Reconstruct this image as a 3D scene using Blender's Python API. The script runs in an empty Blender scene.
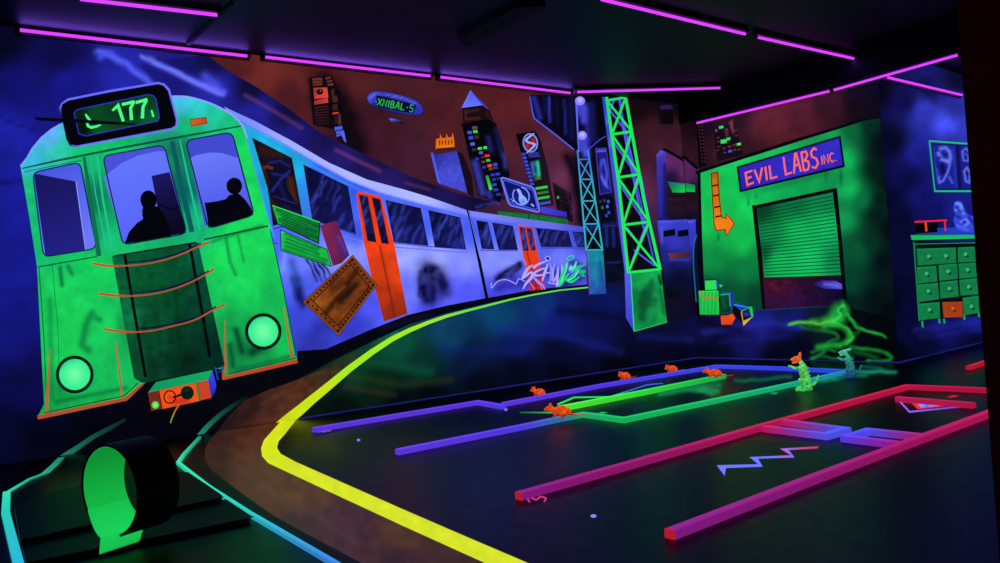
import bpy, bmesh, math, random
import numpy as np
from mathutils import Vector, Matrix
from mathutils.geometry import delaunay_2d_cdt

random.seed(7)
scene = bpy.context.scene
COL = scene.collection
scene.view_settings.view_transform = 'Standard'
scene.view_settings.look = 'None'
scene.view_settings.exposure = 0.0
scene.view_settings.gamma = 1.0

# ------------------------------------------------------------------ camera
F = 836.0
CX, CY = 500.0, 281.5
EYE = np.array([0.0, 0.0, 1.05])
up = np.array([-0.0692, 1.0, -(292.5 - CY) / F]); up /= np.linalg.norm(up)
vx = np.array([1606 - CX, -(216 - CY), -F]); vx -= up * (vx @ up); vx /= np.linalg.norm(vx)
vy = np.cross(up, vx)
R = np.array([vx, vy, up])          # rows: world axes seen in camera space -> world = R @ cam
cam_d = bpy.data.cameras.new('camera'); cam_d.sensor_width = 36.0; cam_d.lens = 36.0 * F / 1000.0
cam_d.clip_start = 0.05; cam_d.clip_end = 200
cam = bpy.data.objects.new('camera', cam_d); COL.objects.link(cam)
M4 = Matrix.Identity(4)
for i in range(3):
    for j in range(3):
        M4[i][j] = R[i][j]
    M4[i][3] = EYE[i]
cam.matrix_world = M4
scene.camera = cam

def rays(uv):
    uv = np.asarray(uv, float).reshape(-1, 2)
    c = np.stack([uv[:, 0] - CX, -(uv[:, 1] - CY), np.full(len(uv), -F)], 1)
    return c @ R.T

def project(P):
    c = (np.asarray(P, float) - EYE) @ R
    z = np.maximum(-c[:, 2], 0.05)
    return np.stack([CX + F * c[:, 0] / z, CY - F * c[:, 1] / z], 1)

class Plane:
    def __init__(s, n, d): s.n = np.asarray(n, float); s.d = d
    def hit(s, uv, off=0.0):
        r = rays(uv)
        t = (s.d + off - EYE @ s.n) / (r @ s.n)
        return EYE + r * t[:, None]

FL = Plane((0, 0, 1), 0.0)
def vplane(a, b):
    A, B = FL.hit([a, b]); d = B - A
    n = np.array([d[1], -d[0], 0.0]); n /= np.linalg.norm(n)
    if (EYE - A) @ n < 0: n = -n
    return Plane(n, n @ A), A, B
LW, LA, LB = vplane((0, 465), (697, 358))
BW, BA, BB = vplane((697, 358), (899, 363))
RW, RA, RB = vplane((899, 363), (985, 342))
H = float(LW.hit([(681, 104)])[0][2])
CE = Plane((0, 0, 1), H)
SH = 0.0012                         # paint layer spacing on a wall

# ------------------------------------------------------------------ colour helpers
def lin(c):
    c = np.clip(np.asarray(c, float) / 255.0, 0, 1)
    return np.where(c <= 0.04045, c / 12.92, ((c + 0.055) / 1.055) ** 2.4)

def hashn(ix, iy, s=0):
    v = np.sin(ix * 127.1 + iy * 311.7 + s * 74.7) * 43758.5453
    return v - np.floor(v)
def vnoise(P, sc, s=0):
    x = P[:, 0] / sc; y = P[:, 1] / sc
    ix = np.floor(x); iy = np.floor(y); fx = x - ix; fy = y - iy
    fx = fx * fx * (3 - 2 * fx); fy = fy * fy * (3 - 2 * fy)
    a = hashn(ix, iy, s); b = hashn(ix + 1, iy, s); c = hashn(ix, iy + 1, s); d = hashn(ix + 1, iy + 1, s)
    return (a * (1 - fx) + b * fx) * (1 - fy) + (c * (1 - fx) + d * fx) * fy
def fbm(P, sc, s=0):
    return (vnoise(P, sc, s) * .55 + vnoise(P, sc / 2.1, s + 3) * .3 + vnoise(P, sc / 4.3, s + 9) * .15)

def segdist(P, pts):
    pts = np.asarray(pts, float); best = np.full(len(P), 1e9)
    if len(pts) == 1: return np.hypot(*(P - pts[0]).T)
    for a, b in zip(pts[:-1], pts[1:]):
        ab = b - a; L = max(ab @ ab, 1e-9)
        t = np.clip(((P - a) @ ab) / L, 0, 1)
        best = np.minimum(best, np.hypot(*(P - a - t[:, None] * ab).T))
    return best

def smooth(pts, n=6):
    """Catmull-Rom through the points"""
    p = [np.asarray(q, float) for q in pts]
    if len(p) < 3: return p
    out = []
    for i in range(len(p) - 1):
        p0 = p[max(i - 1, 0)]; p1 = p[i]; p2 = p[i + 1]; p3 = p[min(i + 2, len(p) - 1)]
        for k in range(n):
            t = k / n
            out.append(.5 * ((2 * p1) + (-p0 + p2) * t + (2 * p0 - 5 * p1 + 4 * p2 - p3) * t * t + (-p0 + 3 * p1 - 3 * p2 + p3) * t ** 3))
    out.append(p[-1]); return out

def idw(anchors, p=3.0):
    A = np.array([(a[0], a[1]) for a in anchors], float); C = np.array([a[2] for a in anchors], float)
    def f(P):
        d2 = ((P[:, None, :] - A[None]) ** 2).sum(2) + 30
        w = d2 ** (-p / 2)
        return (w[:, :, None] * C[None]).sum(1) / w.sum(1)[:, None]
    return f
def const(c): return lambda P: np.tile(np.asarray(c, float), (len(P), 1))
def asf(c): return c if callable(c) else const(c)
def strokes(base, ss, noise=0.0, nsc=8, seed=0):
    """airbrush strokes (points, half width, colour, opacity) over a base colour"""
    base = asf(base)
    def f(P):
        c = base(P)
        if noise: c = c * (1 + noise * (fbm(P, nsc, seed) - .5) * 2)[:, None]
        for s in ss:
            m = s[3] * np.exp(-(segdist(P, s[0]) / s[1]) ** 2)
            c = c * (1 - m)[:, None] + np.asarray(s[2], float) * m[:, None]
        return c
    return f
def grad(a, ca, b, cb):
    a = np.asarray(a, float); ab = np.asarray(b, float) - a
    ca = np.asarray(ca, float); cb = np.asarray(cb, float)
    def f(P):
        t = np.clip((P - a) @ ab / (ab @ ab), 0, 1)[:, None]
        return ca * (1 - t) + cb * t
    return f

# ------------------------------------------------------------------ materials
def newmat(name):
    m = bpy.data.materials.new(name); m.use_nodes = True
    nt = m.node_tree; nt.nodes.clear()
    out = nt.nodes.new('ShaderNodeOutputMaterial'); b = nt.nodes.new('ShaderNodeBsdfPrincipled')
    nt.links.new(b.outputs[0], out.inputs[0])
    try: m.cycles.emission_sampling = 'NONE'
    except Exception: pass
    return m, nt, b, out
def N(nt, t, **kw):
    n = nt.nodes.new(t)
    for k, v in kw.items():
        if hasattr(n, k): setattr(n, k, v)
        else: n.inputs[k].default_value = v
    return n
def math_node(nt, op, a, b):
    n = nt.nodes.new('ShaderNodeMath'); n.operation = op
    for i, x in enumerate((a, b)):
        if isinstance(x, (int, float)): n.inputs[i].default_value = x
        else: nt.links.new(x, n.inputs[i])
    return n.outputs[0]
def fluo(name, amount=1.0, diffuse=.12, lift=False, soft=False, rough=.75, grain=.10):
    """blacklight paint: the colour attribute glows; a little of it also answers to ordinary light"""
    m, nt, b, out = newmat(name)
    at = N(nt, 'ShaderNodeAttribute', attribute_name='Col')
    tc = N(nt, 'ShaderNodeNewGeometry'); no = N(nt, 'ShaderNodeTexNoise'); no.inputs['Scale'].default_value = 70; no.inputs['Detail'].default_value = 4
    nt.links.new(tc.outputs['Position'], no.inputs['Vector'])
    g = math_node(nt, 'ADD', math_node(nt, 'MULTIPLY', no.outputs['Fac'], grain * 2), 1 - grain)
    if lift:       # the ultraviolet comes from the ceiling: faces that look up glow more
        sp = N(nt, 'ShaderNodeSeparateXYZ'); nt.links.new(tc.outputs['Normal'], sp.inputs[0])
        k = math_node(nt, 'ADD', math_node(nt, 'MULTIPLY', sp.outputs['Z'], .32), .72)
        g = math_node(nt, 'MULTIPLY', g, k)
    g = math_node(nt, 'MULTIPLY', g, amount)
    nt.links.new(at.outputs['Color'], b.inputs['Emission Color']); nt.links.new(g, b.inputs['Emission Strength'])
    mx = N(nt, 'ShaderNodeMixRGB', blend_type='MULTIPLY'); mx.inputs[0].default_value = 1; mx.inputs[2].default_value = (diffuse,) * 3 + (1,)
    nt.links.new(at.outputs['Color'], mx.inputs[1]); nt.links.new(mx.outputs[0], b.inputs['Base Color'])
    b.inputs['Roughness'].default_value = rough; b.inputs['Specular IOR Level'].default_value = .15
    if soft:
        tr = N(nt, 'ShaderNodeBsdfTransparent'); ms = N(nt, 'ShaderNodeMixShader')
        nt.links.new(at.outputs['Alpha'], ms.inputs[0]); nt.links.new(tr.outputs[0], ms.inputs[1]); nt.links.new(b.outputs[0], ms.inputs[2])
        nt.links.new(ms.outputs[0], out.inputs[0])
    return m
PAINT = fluo('fluorescent_mural_paint')
SOFT = fluo('airbrushed_mural_paint', soft=True, grain=.12)
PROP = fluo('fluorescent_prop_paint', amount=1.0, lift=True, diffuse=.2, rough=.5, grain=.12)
FPAINT = fluo('fluorescent_floor_paint', diffuse=.05, rough=.5, grain=.06)
def plain(name, c, rough=.6, spec=.3, nsc=12, var=.5, bump=0.0, seams=None):
    m, nt, b, out = newmat(name)
    g = N(nt, 'ShaderNodeNewGeometry'); no = N(nt, 'ShaderNodeTexNoise'); no.inputs['Scale'].default_value = nsc; no.inputs['Detail'].default_value = 6
    nt.links.new(g.outputs['Position'], no.inputs['Vector'])
    mx = N(nt, 'ShaderNodeMixRGB'); nt.links.new(no.outputs['Fac'], mx.inputs[0])
    l = lin(c); mx.inputs[1].default_value = tuple(l * (1 - var)) + (1,); mx.inputs[2].default_value = tuple(np.minimum(l * (1 + var), 1)) + (1,)
    nt.links.new(mx.outputs[0], b.inputs['Base Color'])
    b.inputs['Roughness'].default_value = rough; b.inputs['Specular IOR Level'].default_value = spec
    if bump:
        bp = N(nt, 'ShaderNodeBump'); bp.inputs['Strength'].default_value = bump; bp.inputs['Distance'].default_value = .01
        nt.links.new(no.outputs['Fac'], bp.inputs['Height']); nt.links.new(bp.outputs[0], b.inputs['Normal'])
    return m
BLACK = plain('matt_black_paint', (14, 13, 18), .7, .2)
BATTEN = plain('dark_batten_metal', (16, 14, 22), .5, .3)

# ------------------------------------------------------------------ objects
def put(name, me, parent=None, loc=None):
    o = bpy.data.objects.new(name, me); COL.objects.link(o)
    if parent is not None:
        o.parent = parent
        if loc is None:      # mesh is in world coordinates: bring into the thing's frame
            w = np.zeros(3); p = parent
            while p is not None:
                w += np.array(p.location); p = p.parent
            if o.type == 'MESH': o.data.transform(Matrix.Translation(Vector(-w)))
    if loc is not None: o.location = loc
    return o
def tag(o, label=None, cat=None, group=None, kind=None):
    if label: o['label'] = label
    if cat: o['category'] = cat
    if group: o['group'] = group
    if kind: o['kind'] = kind
    return o
def thing(name, label, cat, loc=(0, 0, 0), group=None):
    o = bpy.data.objects.new(name, None); COL.objects.link(o); o.location = tuple(loc); o.empty_display_size = .1
    return tag(o, label, cat, group)
def wall_thing(name, label, cat, base_px, plane=None, group=None):
    return thing(name, label, cat, (plane or LW).hit([base_px], .001)[0], group)

def mesh_from(name, V, faces, C, mat, alpha=None, smooth_=False):
    me = bpy.data.meshes.new(name); me.from_pydata([tuple(v) for v in V], [], faces); me.update()
    a = me.color_attributes.new('Col', 'FLOAT_COLOR', 'POINT')
    buf = np.ones((len(V), 4), np.float32); buf[:, :3] = lin(C)
    if alpha is not None: buf[:, 3] = alpha
    a.data.foreach_set('color', buf.ravel()); me.materials.append(mat)
    if smooth_: me.polygons.foreach_set('use_smooth', [True] * len(me.polygons))
    return me

def inside(P, poly):
    x, y = P[:, 0], P[:, 1]; r = np.zeros(len(P), bool); n = len(poly)
    for i in range(n):
        x1, y1 = poly[i]; x2, y2 = poly[(i + 1) % n]
        if y1 == y2: continue
        c = ((y1 > y) != (y2 > y)) & (x < (x2 - x1) * (y - y1) / (y2 - y1) + x1)
        r ^= c
    return r

class Art:
    """flat painted shapes on one plane, collected into one mesh; shapes are drawn in the mural designer's sheet coordinates"""
    def __init__(s, plane=None, lay=1, off=None):
        s.pl = plane or LW; s.off = lay * SH if off is None else off
        s.uv = []; s.f = []; s.c = []; s.dz = []; s.k = 0
    def _add(s, uv, faces, col):
        uv = np.asarray(uv, float); b = sum(len(u) for u in s.uv)
        s.uv.append(uv); s.f += [tuple(i + b for i in f) for f in faces]; s.c.append(asf(col)(uv))
        s.dz.append(np.full(len(uv), s.k * SH * .015)); s.k += 1
    def poly(s, pts, col, step=None):
        pts = [np.asarray(p, float) for p in pts]
        if step is None:
            bb = np.ptp(np.array(pts), 0).max(); step = 400 if not callable(col) else max(1.6, min(4, bb / 14))
        bd = []
        for a, b in zip(pts, pts[1:] + pts[:1]):
            n = max(1, int(np.hypot(*(b - a)) / step))
            bd += [a + (b - a) * k / n for k in range(n)]
        arr = np.array(bd); lo, hi = arr.min(0), arr.max(0)
        P = np.zeros((0, 2))
        if step < 100:
            gx, gy = np.meshgrid(np.arange(lo[0] + step * .6, hi[0], step), np.arange(lo[1] + step * .6, hi[1], step))
            g = np.stack([gx.ravel(), gy.ravel()], 1)
            g = g[inside(g, pts)]
            if len(g): g = g[segdist(g, bd + [bd[0]]) > step * .4]
            P = g
        allp = [Vector((float(p[0]), float(p[1]))) for p in list(bd) + list(P)]
        n = len(bd)
        v, e, f, *_ = delaunay_2d_cdt(allp, [(i, (i + 1) % n) for i in range(n)], [list(range(n))], 1, 1e-4)
        s._add([(q.x, q.y) for q in v], [tuple(t) for t in f], col); return s
    def line(s, pts, w, col, closed=False, sm=0, step=6):
        pts = [np.asarray(p, float) for p in pts]
        if sm: 
            if closed: pts = pts + [pts[0]]
            pts = smooth(pts, sm)
            if closed: pts = pts[:-1]
        if closed: pts = pts + [pts[0]]
        ws = np.interp(np.linspace(0, 1, len(pts)), np.linspace(0, 1, len(w)), w) if isinstance(w, (list, tuple)) else np.full(len(pts), float(w))
        q = []; qw = []
        for i in range(len(pts) - 1):
            n = max(1, int(np.hypot(*(pts[i + 1] - pts[i])) / step)) if callable(col) else 1
            for k in range(n):
                q.append(pts[i] + (pts[i + 1] - pts[i]) * k / n); qw.append(ws[i] + (ws[i + 1] - ws[i]) * k / n)
        if not closed: q.append(pts[-1]); qw.append(ws[-1])
        n = len(q); L = []; Rr = []
        for i in range(n):
            a = q[(i - 1) % n] if (closed or i > 0) else q[i]; b = q[(i + 1) % n] if (closed or i < n - 1) else q[i]
            d1 = q[i] - a; d2 = b - q[i]
            d1 = d1 / (np.hypot(*d1) or 1); d2 = d2 / (np.hypot(*d2) or 1)
            t = d1 + d2
            if np.hypot(*t) < .2: t = d1
            t = t / np.hypot(*t); nn = np.array([-t[1], t[0]])
            ref = d1 if np.hypot(*d1) > 0 else d2
            m = 1 / max(.5, abs(t @ ref))
            L.append(q[i] + nn * qw[i] / 2 * m); Rr.append(q[i] - nn * qw[i] / 2 * m)
        uv = L + Rr
        rng = range(n if closed else n - 1)
        s._add(uv, [(i, (i + 1) % n, (i + 1) % n + n, i + n) for i in rng], col); return s
    def disc(s, c, rx, ry=None, col=(255, 255, 255), rot=0, n=28, rings=1):
        ry = ry or rx; uv = [c]; f = []
        ca, sa = math.cos(math.radians(rot)), math.sin(math.radians(rot))
        R_ = rings if callable(col) else 1
        if callable(col): R_ = max(rings, 4)
        for r in range(1, R_ + 1):
            for k in range(n):
                a = 2 * math.pi * k / n; x = rx * math.cos(a) * r / R_; y = ry * math.sin(a) * r / R_
                uv.append((c[0] + x * ca - y * sa, c[1] + x * sa + y * ca))
        for k in range(n): f.append((0, 1 + k, 1 + (k + 1) % n))
        for r in range(1, R_):
            o = 1 + (r - 1) * n
            for k in range(n): f.append((o + k, o + n + k, o + n + (k + 1) % n, o + (k + 1) % n))
        s._add(uv, f, col); return s
    def ring(s, c, rx, ry, w, col, rot=0, n=32, a0=0, a1=360):
        ca, sa = math.cos(math.radians(rot)), math.sin(math.radians(rot)); pts = []
        full = abs(a1 - a0) >= 360
        for k in range(n + (0 if full else 1)):
            a = math.radians(a0 + (a1 - a0) * k / n); x = rx * math.cos(a); y = ry * math.sin(a)
            pts.append((c[0] + x * ca - y * sa, c[1] + x * sa + y * ca))
        return s.line(pts, w, col, closed=full)
    def obj(s, name, parent=None, mat=None, alpha=None):
        uv = np.concatenate(s.uv); C = np.concatenate(s.c); dz = np.concatenate(s.dz)
        if s.pl is FL or True:
            r = rays(uv); t = (s.pl.d + s.off + dz - EYE @ s.pl.n) / (r @ s.pl.n); V = EYE + r * t[:, None]
        me = mesh_from(name, V, s.f, C, mat or (FPAINT if s.pl is FL else PAINT), alpha)
        # face the room
        bm = bmesh.new(); bm.from_mesh(me); nn = Vector(s.pl.n)
        for f in bm.faces:
            f.normal_update()
            if f.normal.dot(nn) < 0: f.normal_flip()
        bm.to_mesh(me); bm.free()
        return put(name, me, parent)

def rounded(q, r=4, n=4):
    """polygon with rounded corners"""
    out = []; q = [np.asarray(p, float) for p in q]
    for i in range(len(q)):
        a, b, c = q[i - 1], q[i], q[(i + 1) % len(q)]
        d1 = (a - b) / np.hypot(*(a - b)); d2 = (c - b) / np.hypot(*(c - b))
        rr = min(r, np.hypot(*(a - b)) / 2.2, np.hypot(*(c - b)) / 2.2)
        p, s_ = b + d1 * rr, b + d2 * rr
        for k in range(n + 1):
            t = k / n; out.append((1 - t) ** 2 * p + 2 * t * (1 - t) * b + t * t * s_)
    return out
def quad(q):
    """unit square -> sheet coordinates; q = top-left, top-right, bottom-right, bottom-left"""
    q = [np.asarray(p, float) for p in q]
    return lambda x, y: (q[0] * (1 - x) + q[1] * x) * (1 - y) + (q[3] * (1 - x) + q[2] * x) * y

def soft(name, rect, ss, plane=None, lay=2, parent=None, step=2.0, noise=.35, nsc=9, mat=None, clip=None, off=None):
    """airbrushed marks with soft edges: strokes (points, half width, colour, opacity)"""
    plane = plane or LW
    xs = np.arange(rect[0], rect[2] + step, step); ys = np.arange(rect[1], rect[3] + step, step)
    gx, gy = np.meshgrid(xs, ys); P = np.stack([gx.ravel(), gy.ravel()], 1)
    Q = P + np.stack([(vnoise(P, nsc, 1) - .5), (vnoise(P, nsc, 2) - .5)], 1) * nsc * .35
    C = np.zeros((len(P), 3)); A = np.zeros(len(P))
    for s in ss:
        d = segdist(Q, s[0]); m = s[3] * np.exp(-(d / s[1]) ** 2)
        m = m * (1 - noise + noise * 2 * fbm(P, nsc, 5)); m = np.clip(m, 0, 1)
        C = (C * (A * (1 - m))[:, None] + np.asarray(s[2], float) * m[:, None]) / np.maximum(A * (1 - m) + m, 1e-6)[:, None]
        A = A + m - A * m
    if clip is not None: A = A * inside(P, clip)
    A = np.where(A < .03, 0, A); nx = len(xs)
    faces = []; keep = A > 0
    for j in range(len(ys) - 1):
        for i in range(nx - 1):
            a = j * nx + i
            if keep[a] or keep[a + 1] or keep[a + nx] or keep[a + nx + 1]: faces.append((a, a + nx, a + nx + 1, a + 1))
    used = sorted({i for f in faces for i in f}); mp = {u: i for i, u in enumerate(used)}
    faces = [tuple(mp[i] for i in f) for f in faces]
    V = plane.hit(P[used], lay * SH if off is None else off)
    return put(name, mesh_from(name, V, faces, C[used], mat or SOFT, A[used]), parent)

# ---- a tiny stroke alphabet (unit box, y down)
GLYPH = {
 'E': [[(.95, .02), (.05, .06), (.1, 1), (.95, .9)], [(.08, .5), (.75, .45)]],
 'V': [[(0, 0), (.42, 1), (1, 0)]],
 'I': [[(.5, 0), (.5, 1)]],
 'L': [[(.1, 0), (.12, .95), (.95, .92)]],
 'A': [[(0, 1), (.45, 0), (.62, 0), (.95, 1)], [(.18, .62), (.85, .58)]],
 'B': [[(.1, 0), (.12, 1)], [(.08, .03), (.7, .05), (.85, .22), (.6, .42), (.15, .48)], [(.3, .47), (.85, .58), (.9, .82), (.65, .98), (.1, .98)]],
 'S': [[(.95, .12), (.6, 0), (.15, .15), (.2, .4), (.75, .55), (.9, .8), (.5, 1), (0, .9)]],
 'N': [[(.05, 1), (.08, 0), (.88, 1), (.92, 0)]],
 'C': [[(.95, .15), (.5, 0), (.1, .3), (.1, .75), (.5, 1), (.95, .85)]],
 '.': [[(.3, .9), (.5, 1)]],
 'X': [[(0, 0), (1, 1)], [(1, 0), (0, 1)]],
 '-': [[(.2, .5), (.8, .5)]],
 '5': [[(.95, 0), (.15, 0), (.1, .45), (.8, .45), (.9, .75), (.7, 1), (.05, .95)]],
 '3': [[(.05, .1), (.6, 0), (.9, .2), (.45, .45), (.95, .7), (.6, 1), (.0, .9)]],
 'Z': [[(.05, .05), (.95, .05), (.05, .95), (.95, .95)]],
}
def letters(art, text, m, x0, x1, y0, y1, w, col, gap=.25, widths=None):
    ws = [(widths or {}).get(ch, .35 if ch in 'I.' else (.6 if ch in ' ' else 1.0)) for ch in text]
    tot = sum(ws) + gap * (len(ws) - 1); sc = (x1 - x0) / tot; x = x0
    for ch, cw in zip(text, ws):
        for st in GLYPH.get(ch, []):
            art.line([m(x + px * cw * sc, y0 + py * (y1 - y0)) for px, py in st], w, col)
        x += (cw + gap) * sc
# ------------------------------------------------------------------ room shell
def wall_grid(name, A, B, plane, z0, z1, st, colf, extra=0.0):
    """wall painted with a ground coat; A,B floor ends"""
    d = B - A; L = np.hypot(*d[:2]); n = max(2, int(L / st)); m = max(2, int((z1 - z0) / st))
    t = np.linspace(0, 1, n + 1); z = np.linspace(z0, z1, m + 1)
    V = np.array([(A[0] + d[0] * a, A[1] + d[1] * a, b) for b in z for a in t])
    P = project(V); P[:, 0] = np.clip(P[:, 0], -260, 1260); P[:, 1] = np.clip(P[:, 1], -120, 700)
    C = np.zeros((len(V), 3))
    for i in range(0, len(V), 20000): C[i:i + 20000] = colf(P[i:i + 20000])
    f = []
    for j in range(m):
        for i in range(n):
            a = j * (n + 1) + i; f.append((a, a + 1, a + n + 2, a + n + 1))
    me = mesh_from(name, V, f, C, PAINT)
    bm = bmesh.new(); bm.from_mesh(me); nn = Vector(plane.n)
    for q in bm.faces:
        if q.normal.dot(nn) < 0: q.normal_flip()
    bm.to_mesh(me); bm.free()
    o = put(name, me); tag(o, kind='structure'); return o

K = (3, 3, 9)
# ground coat of the long left wall: night sky, glow and street
sky = [(0, -20, (8, 8, 40)), (0, 40, (6, 6, 34)), (60, 55, (12, 12, 66)), (20, 90, (18, 18, 110)), (70, 85, (24, 24, 140)), (10, 130, (26, 30, 150)),
       (120, 70, (32, 36, 160)), (180, 70, (28, 26, 130)), (10, 200, (24, 28, 150)), (10, 270, (22, 26, 140)), (10, 330, (18, 20, 116)), (25, 390, (11, 12, 72)), (5, 430, (6, 7, 44)), (40, 440, (4, 5, 22)),
       (100, 430, (3, 4, 14)), (180, 425, (3, 4, 12)), (260, 380, (4, 4, 12)), (-150, 200, (18, 20, 110)), (-150, 420, (5, 6, 34)), (-150, 40, (6, 6, 30)),
       (225, 62, (96, 36, 36)), (270, 75, (120, 44, 40)), (300, 72, (112, 42, 40)), (350, 80, (96, 36, 38)), (290, 100, (88, 32, 40)), (380, 130, (70, 27, 42)), (410, 150, (70, 29, 50)), (360, 140, (52, 20, 34)),
       (430, 100, (88, 34, 44)), (500, 100, (104, 36, 40)), (450, 120, (92, 34, 44)), (510, 130, (98, 36, 48)), (520, 105, (98, 34, 40)), (550, 150, (100, 42, 66)), (560, 180, (106, 46, 84)), (570, 205, (96, 40, 84)), (540, 180, (72, 30, 52)),
       (605, 115, (6, 5, 12)), (590, 200, (5, 5, 14)), (600, 260, (5, 6, 20)), (605, 140, (8, 6, 14)), (640, 110, (22, 9, 16)), (650, 130, (60, 24, 36)), (655, 150, (78, 32, 50)), (648, 190, (84, 36, 70)), (654, 230, (56, 26, 66)), (685, 150, (70, 28, 48)), (690, 110, (10, 5, 12)), (670, 108, (14, 6, 14)), (676, 130, (64, 26, 40)),
       (650, 90, K), (600, 85, K), (560, 88, (60, 20, 30)), (690, 240, (6, 6, 22)), (685, 280, (6, 7, 22)), (680, 310, (14, 8, 34)),
       # street below the tram
       (330, 385, (7, 30, 26)), (350, 372, (10, 60, 42)), (400, 345, (10, 78, 58)), (380, 385, (8, 34, 20)), (420, 365, (9, 48, 42)), (450, 335, (12, 62, 96)), (500, 315, (10, 66, 110)), (540, 305, (14, 46, 112)), (560, 320, (14, 24, 104)),
       (470, 360, (8, 22, 58)), (520, 345, (12, 24, 92)), (560, 350, (6, 10, 44)), (600, 330, (10, 14, 70)), (600, 305, (10, 20, 86)), (640, 345, (6, 8, 40)), (690, 330, (12, 14, 60)), (680, 350, (5, 6, 30)), (480, 382, (4, 6, 20)), (400, 402, (4, 9, 16)), (340, 408, (6, 14, 10)), (560, 372, (4, 5, 20)), (620, 362, (3, 4, 16)), (300, 415, (10, 20, 8)),
       (430, 395, (3, 6, 14)), (520, 370, (5, 7, 26))]
lw_base = strokes(idw(sky, 3.4), [
    ([(0, 183), (60, 175)], 2.0, (10, 10, 60), .55), ([(0, 290), (38, 288)], 1.6, (10, 10, 60), .5), ([(0, 383), (40, 376)], 1.6, (8, 8, 40), .5), ([(0, 118), (40, 133)], 1.3, (10, 10, 70), .5),
    ([(330, 372), (400, 385), (450, 380)], 4, (40, 60, 24), .5), ([(345, 387), (395, 395)], 2.5, (70, 50, 30), .5), ([(360, 360), (430, 372)], 5, (12, 100, 60), .4),
    ([(500, 330), (560, 335), (620, 352)], 5, (30, 40, 150), .4), ([(440, 350), (520, 352)], 4, (16, 30, 110), .45), ([(640, 336), (690, 340)], 4, (34, 40, 150), .35), ([(560, 310), (625, 318)], 5, (6, 8, 40), .6)],
    noise=.2, nsc=22)
A0 = LA + (LA - LB) / np.hypot(*(LB - LA)[:2]) * 2.2
_b = lw_base
def lw_base(P):
    c = _b(P); k = np.clip((c[:, 0] - c[:, 2]) / 40, 0, 1)[:, None]; return c * (1 - .16 * k)
wall_grid('wall_left', A0, LB, LW, 0, H, .03, lw_base)

lab = [(691, 190, (22, 9, 22)), (693, 230, (10, 8, 30)), (695, 270, (6, 7, 26)), (688, 150, (40, 16, 30)), (700, 130, (20, 8, 14)), (730, 110, (40, 16, 20)), (770, 115, (88, 30, 38)), (800, 112, (84, 28, 38)), (830, 105, (52, 18, 26)), (860, 100, (16, 8, 14)), (880, 95, (6, 6, 18)), (700, 150, (44, 18, 30)), (720, 150, (60, 22, 34)), (700, 90, K), (800, 60, K), (880, 60, K),
       (690, 300, (14, 8, 30)), (700, 330, (14, 14, 62)), (740, 340, (18, 20, 92)), (760, 325, (26, 30, 128)), (790, 318, (20, 24, 104)), (720, 348, (8, 9, 44)), (800, 345, (5, 6, 30)), (850, 330, (4, 10, 14)), (880, 320, (3, 6, 10)), (885, 350, (2, 4, 8)), (780, 356, (4, 5, 22)), (700, 356, (4, 5, 22)), (840, 357, (2, 5, 10)), (880, 200, (3, 16, 12)), (890, 280, (3, 8, 12)), (820, 330, (8, 26, 30)), (880, 130, (4, 10, 14))]
bw_base = strokes(idw(lab, 3.4), [([(705, 332), (770, 322), (800, 328)], 4, (40, 48, 170), .45), ([(720, 342), (790, 336)], 3, (26, 30, 120), .4), ([(700, 322), (740, 330)], 3, (6, 6, 34), .6)], noise=.25, nsc=16)
wall_grid('wall_back', BA, BB, BW, 0, H, .03, bw_base)

rw = [(878, 90, (5, 5, 24)), (885, 200, (6, 7, 38)), (893, 300, (5, 6, 32)), (900, 355, (3, 4, 18)), (905, 100, (12, 12, 66)), (890, 140, (6, 7, 34)), (905, 180, (11, 13, 68)), (897, 220, (6, 8, 40)), (903, 260, (7, 9, 46)), (908, 300, (7, 8, 44)), (925, 110, (52, 58, 200)), (945, 120, (66, 76, 232)), (955, 105, (44, 48, 170)), (930, 90, (18, 18, 84)), (920, 150, (28, 32, 140)), (960, 200, (22, 26, 120)), (925, 200, (18, 20, 110)), (940, 330, (20, 22, 110)), (910, 330, (9, 10, 54)), (975, 325, (24, 26, 130)), (930, 345, (6, 8, 44)), (975, 338, (7, 8, 46)), (990, 120, (50, 58, 190)), (990, 220, (20, 22, 110)), (960, 80, (10, 10, 44))]
RE = RA + (RB - RA) / np.hypot(*(RB - RA)[:2]) * 6.0
wall_grid('wall_right', RA, RE, RW, 0, H, .04, strokes(idw(rw, 3.2), [([(915, 330), (978, 322)], 3, (40, 46, 170), .4), ([(920, 337), (980, 330)], 2, (34, 38, 150), .4)], noise=.25, nsc=14))

def box_mesh(name, mn, mx, mat):
    bm = bmesh.new(); bmesh.ops.create_cube(bm, size=1)
    c = (np.array(mn) + np.array(mx)) / 2; s = np.array(mx) - np.array(mn)
    for v in bm.verts: v.co = Vector(np.array(v.co) * s + c)
    me = bpy.data.meshes.new(name); bm.to_mesh(me); bm.free(); me.materials.append(mat); return me

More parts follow.
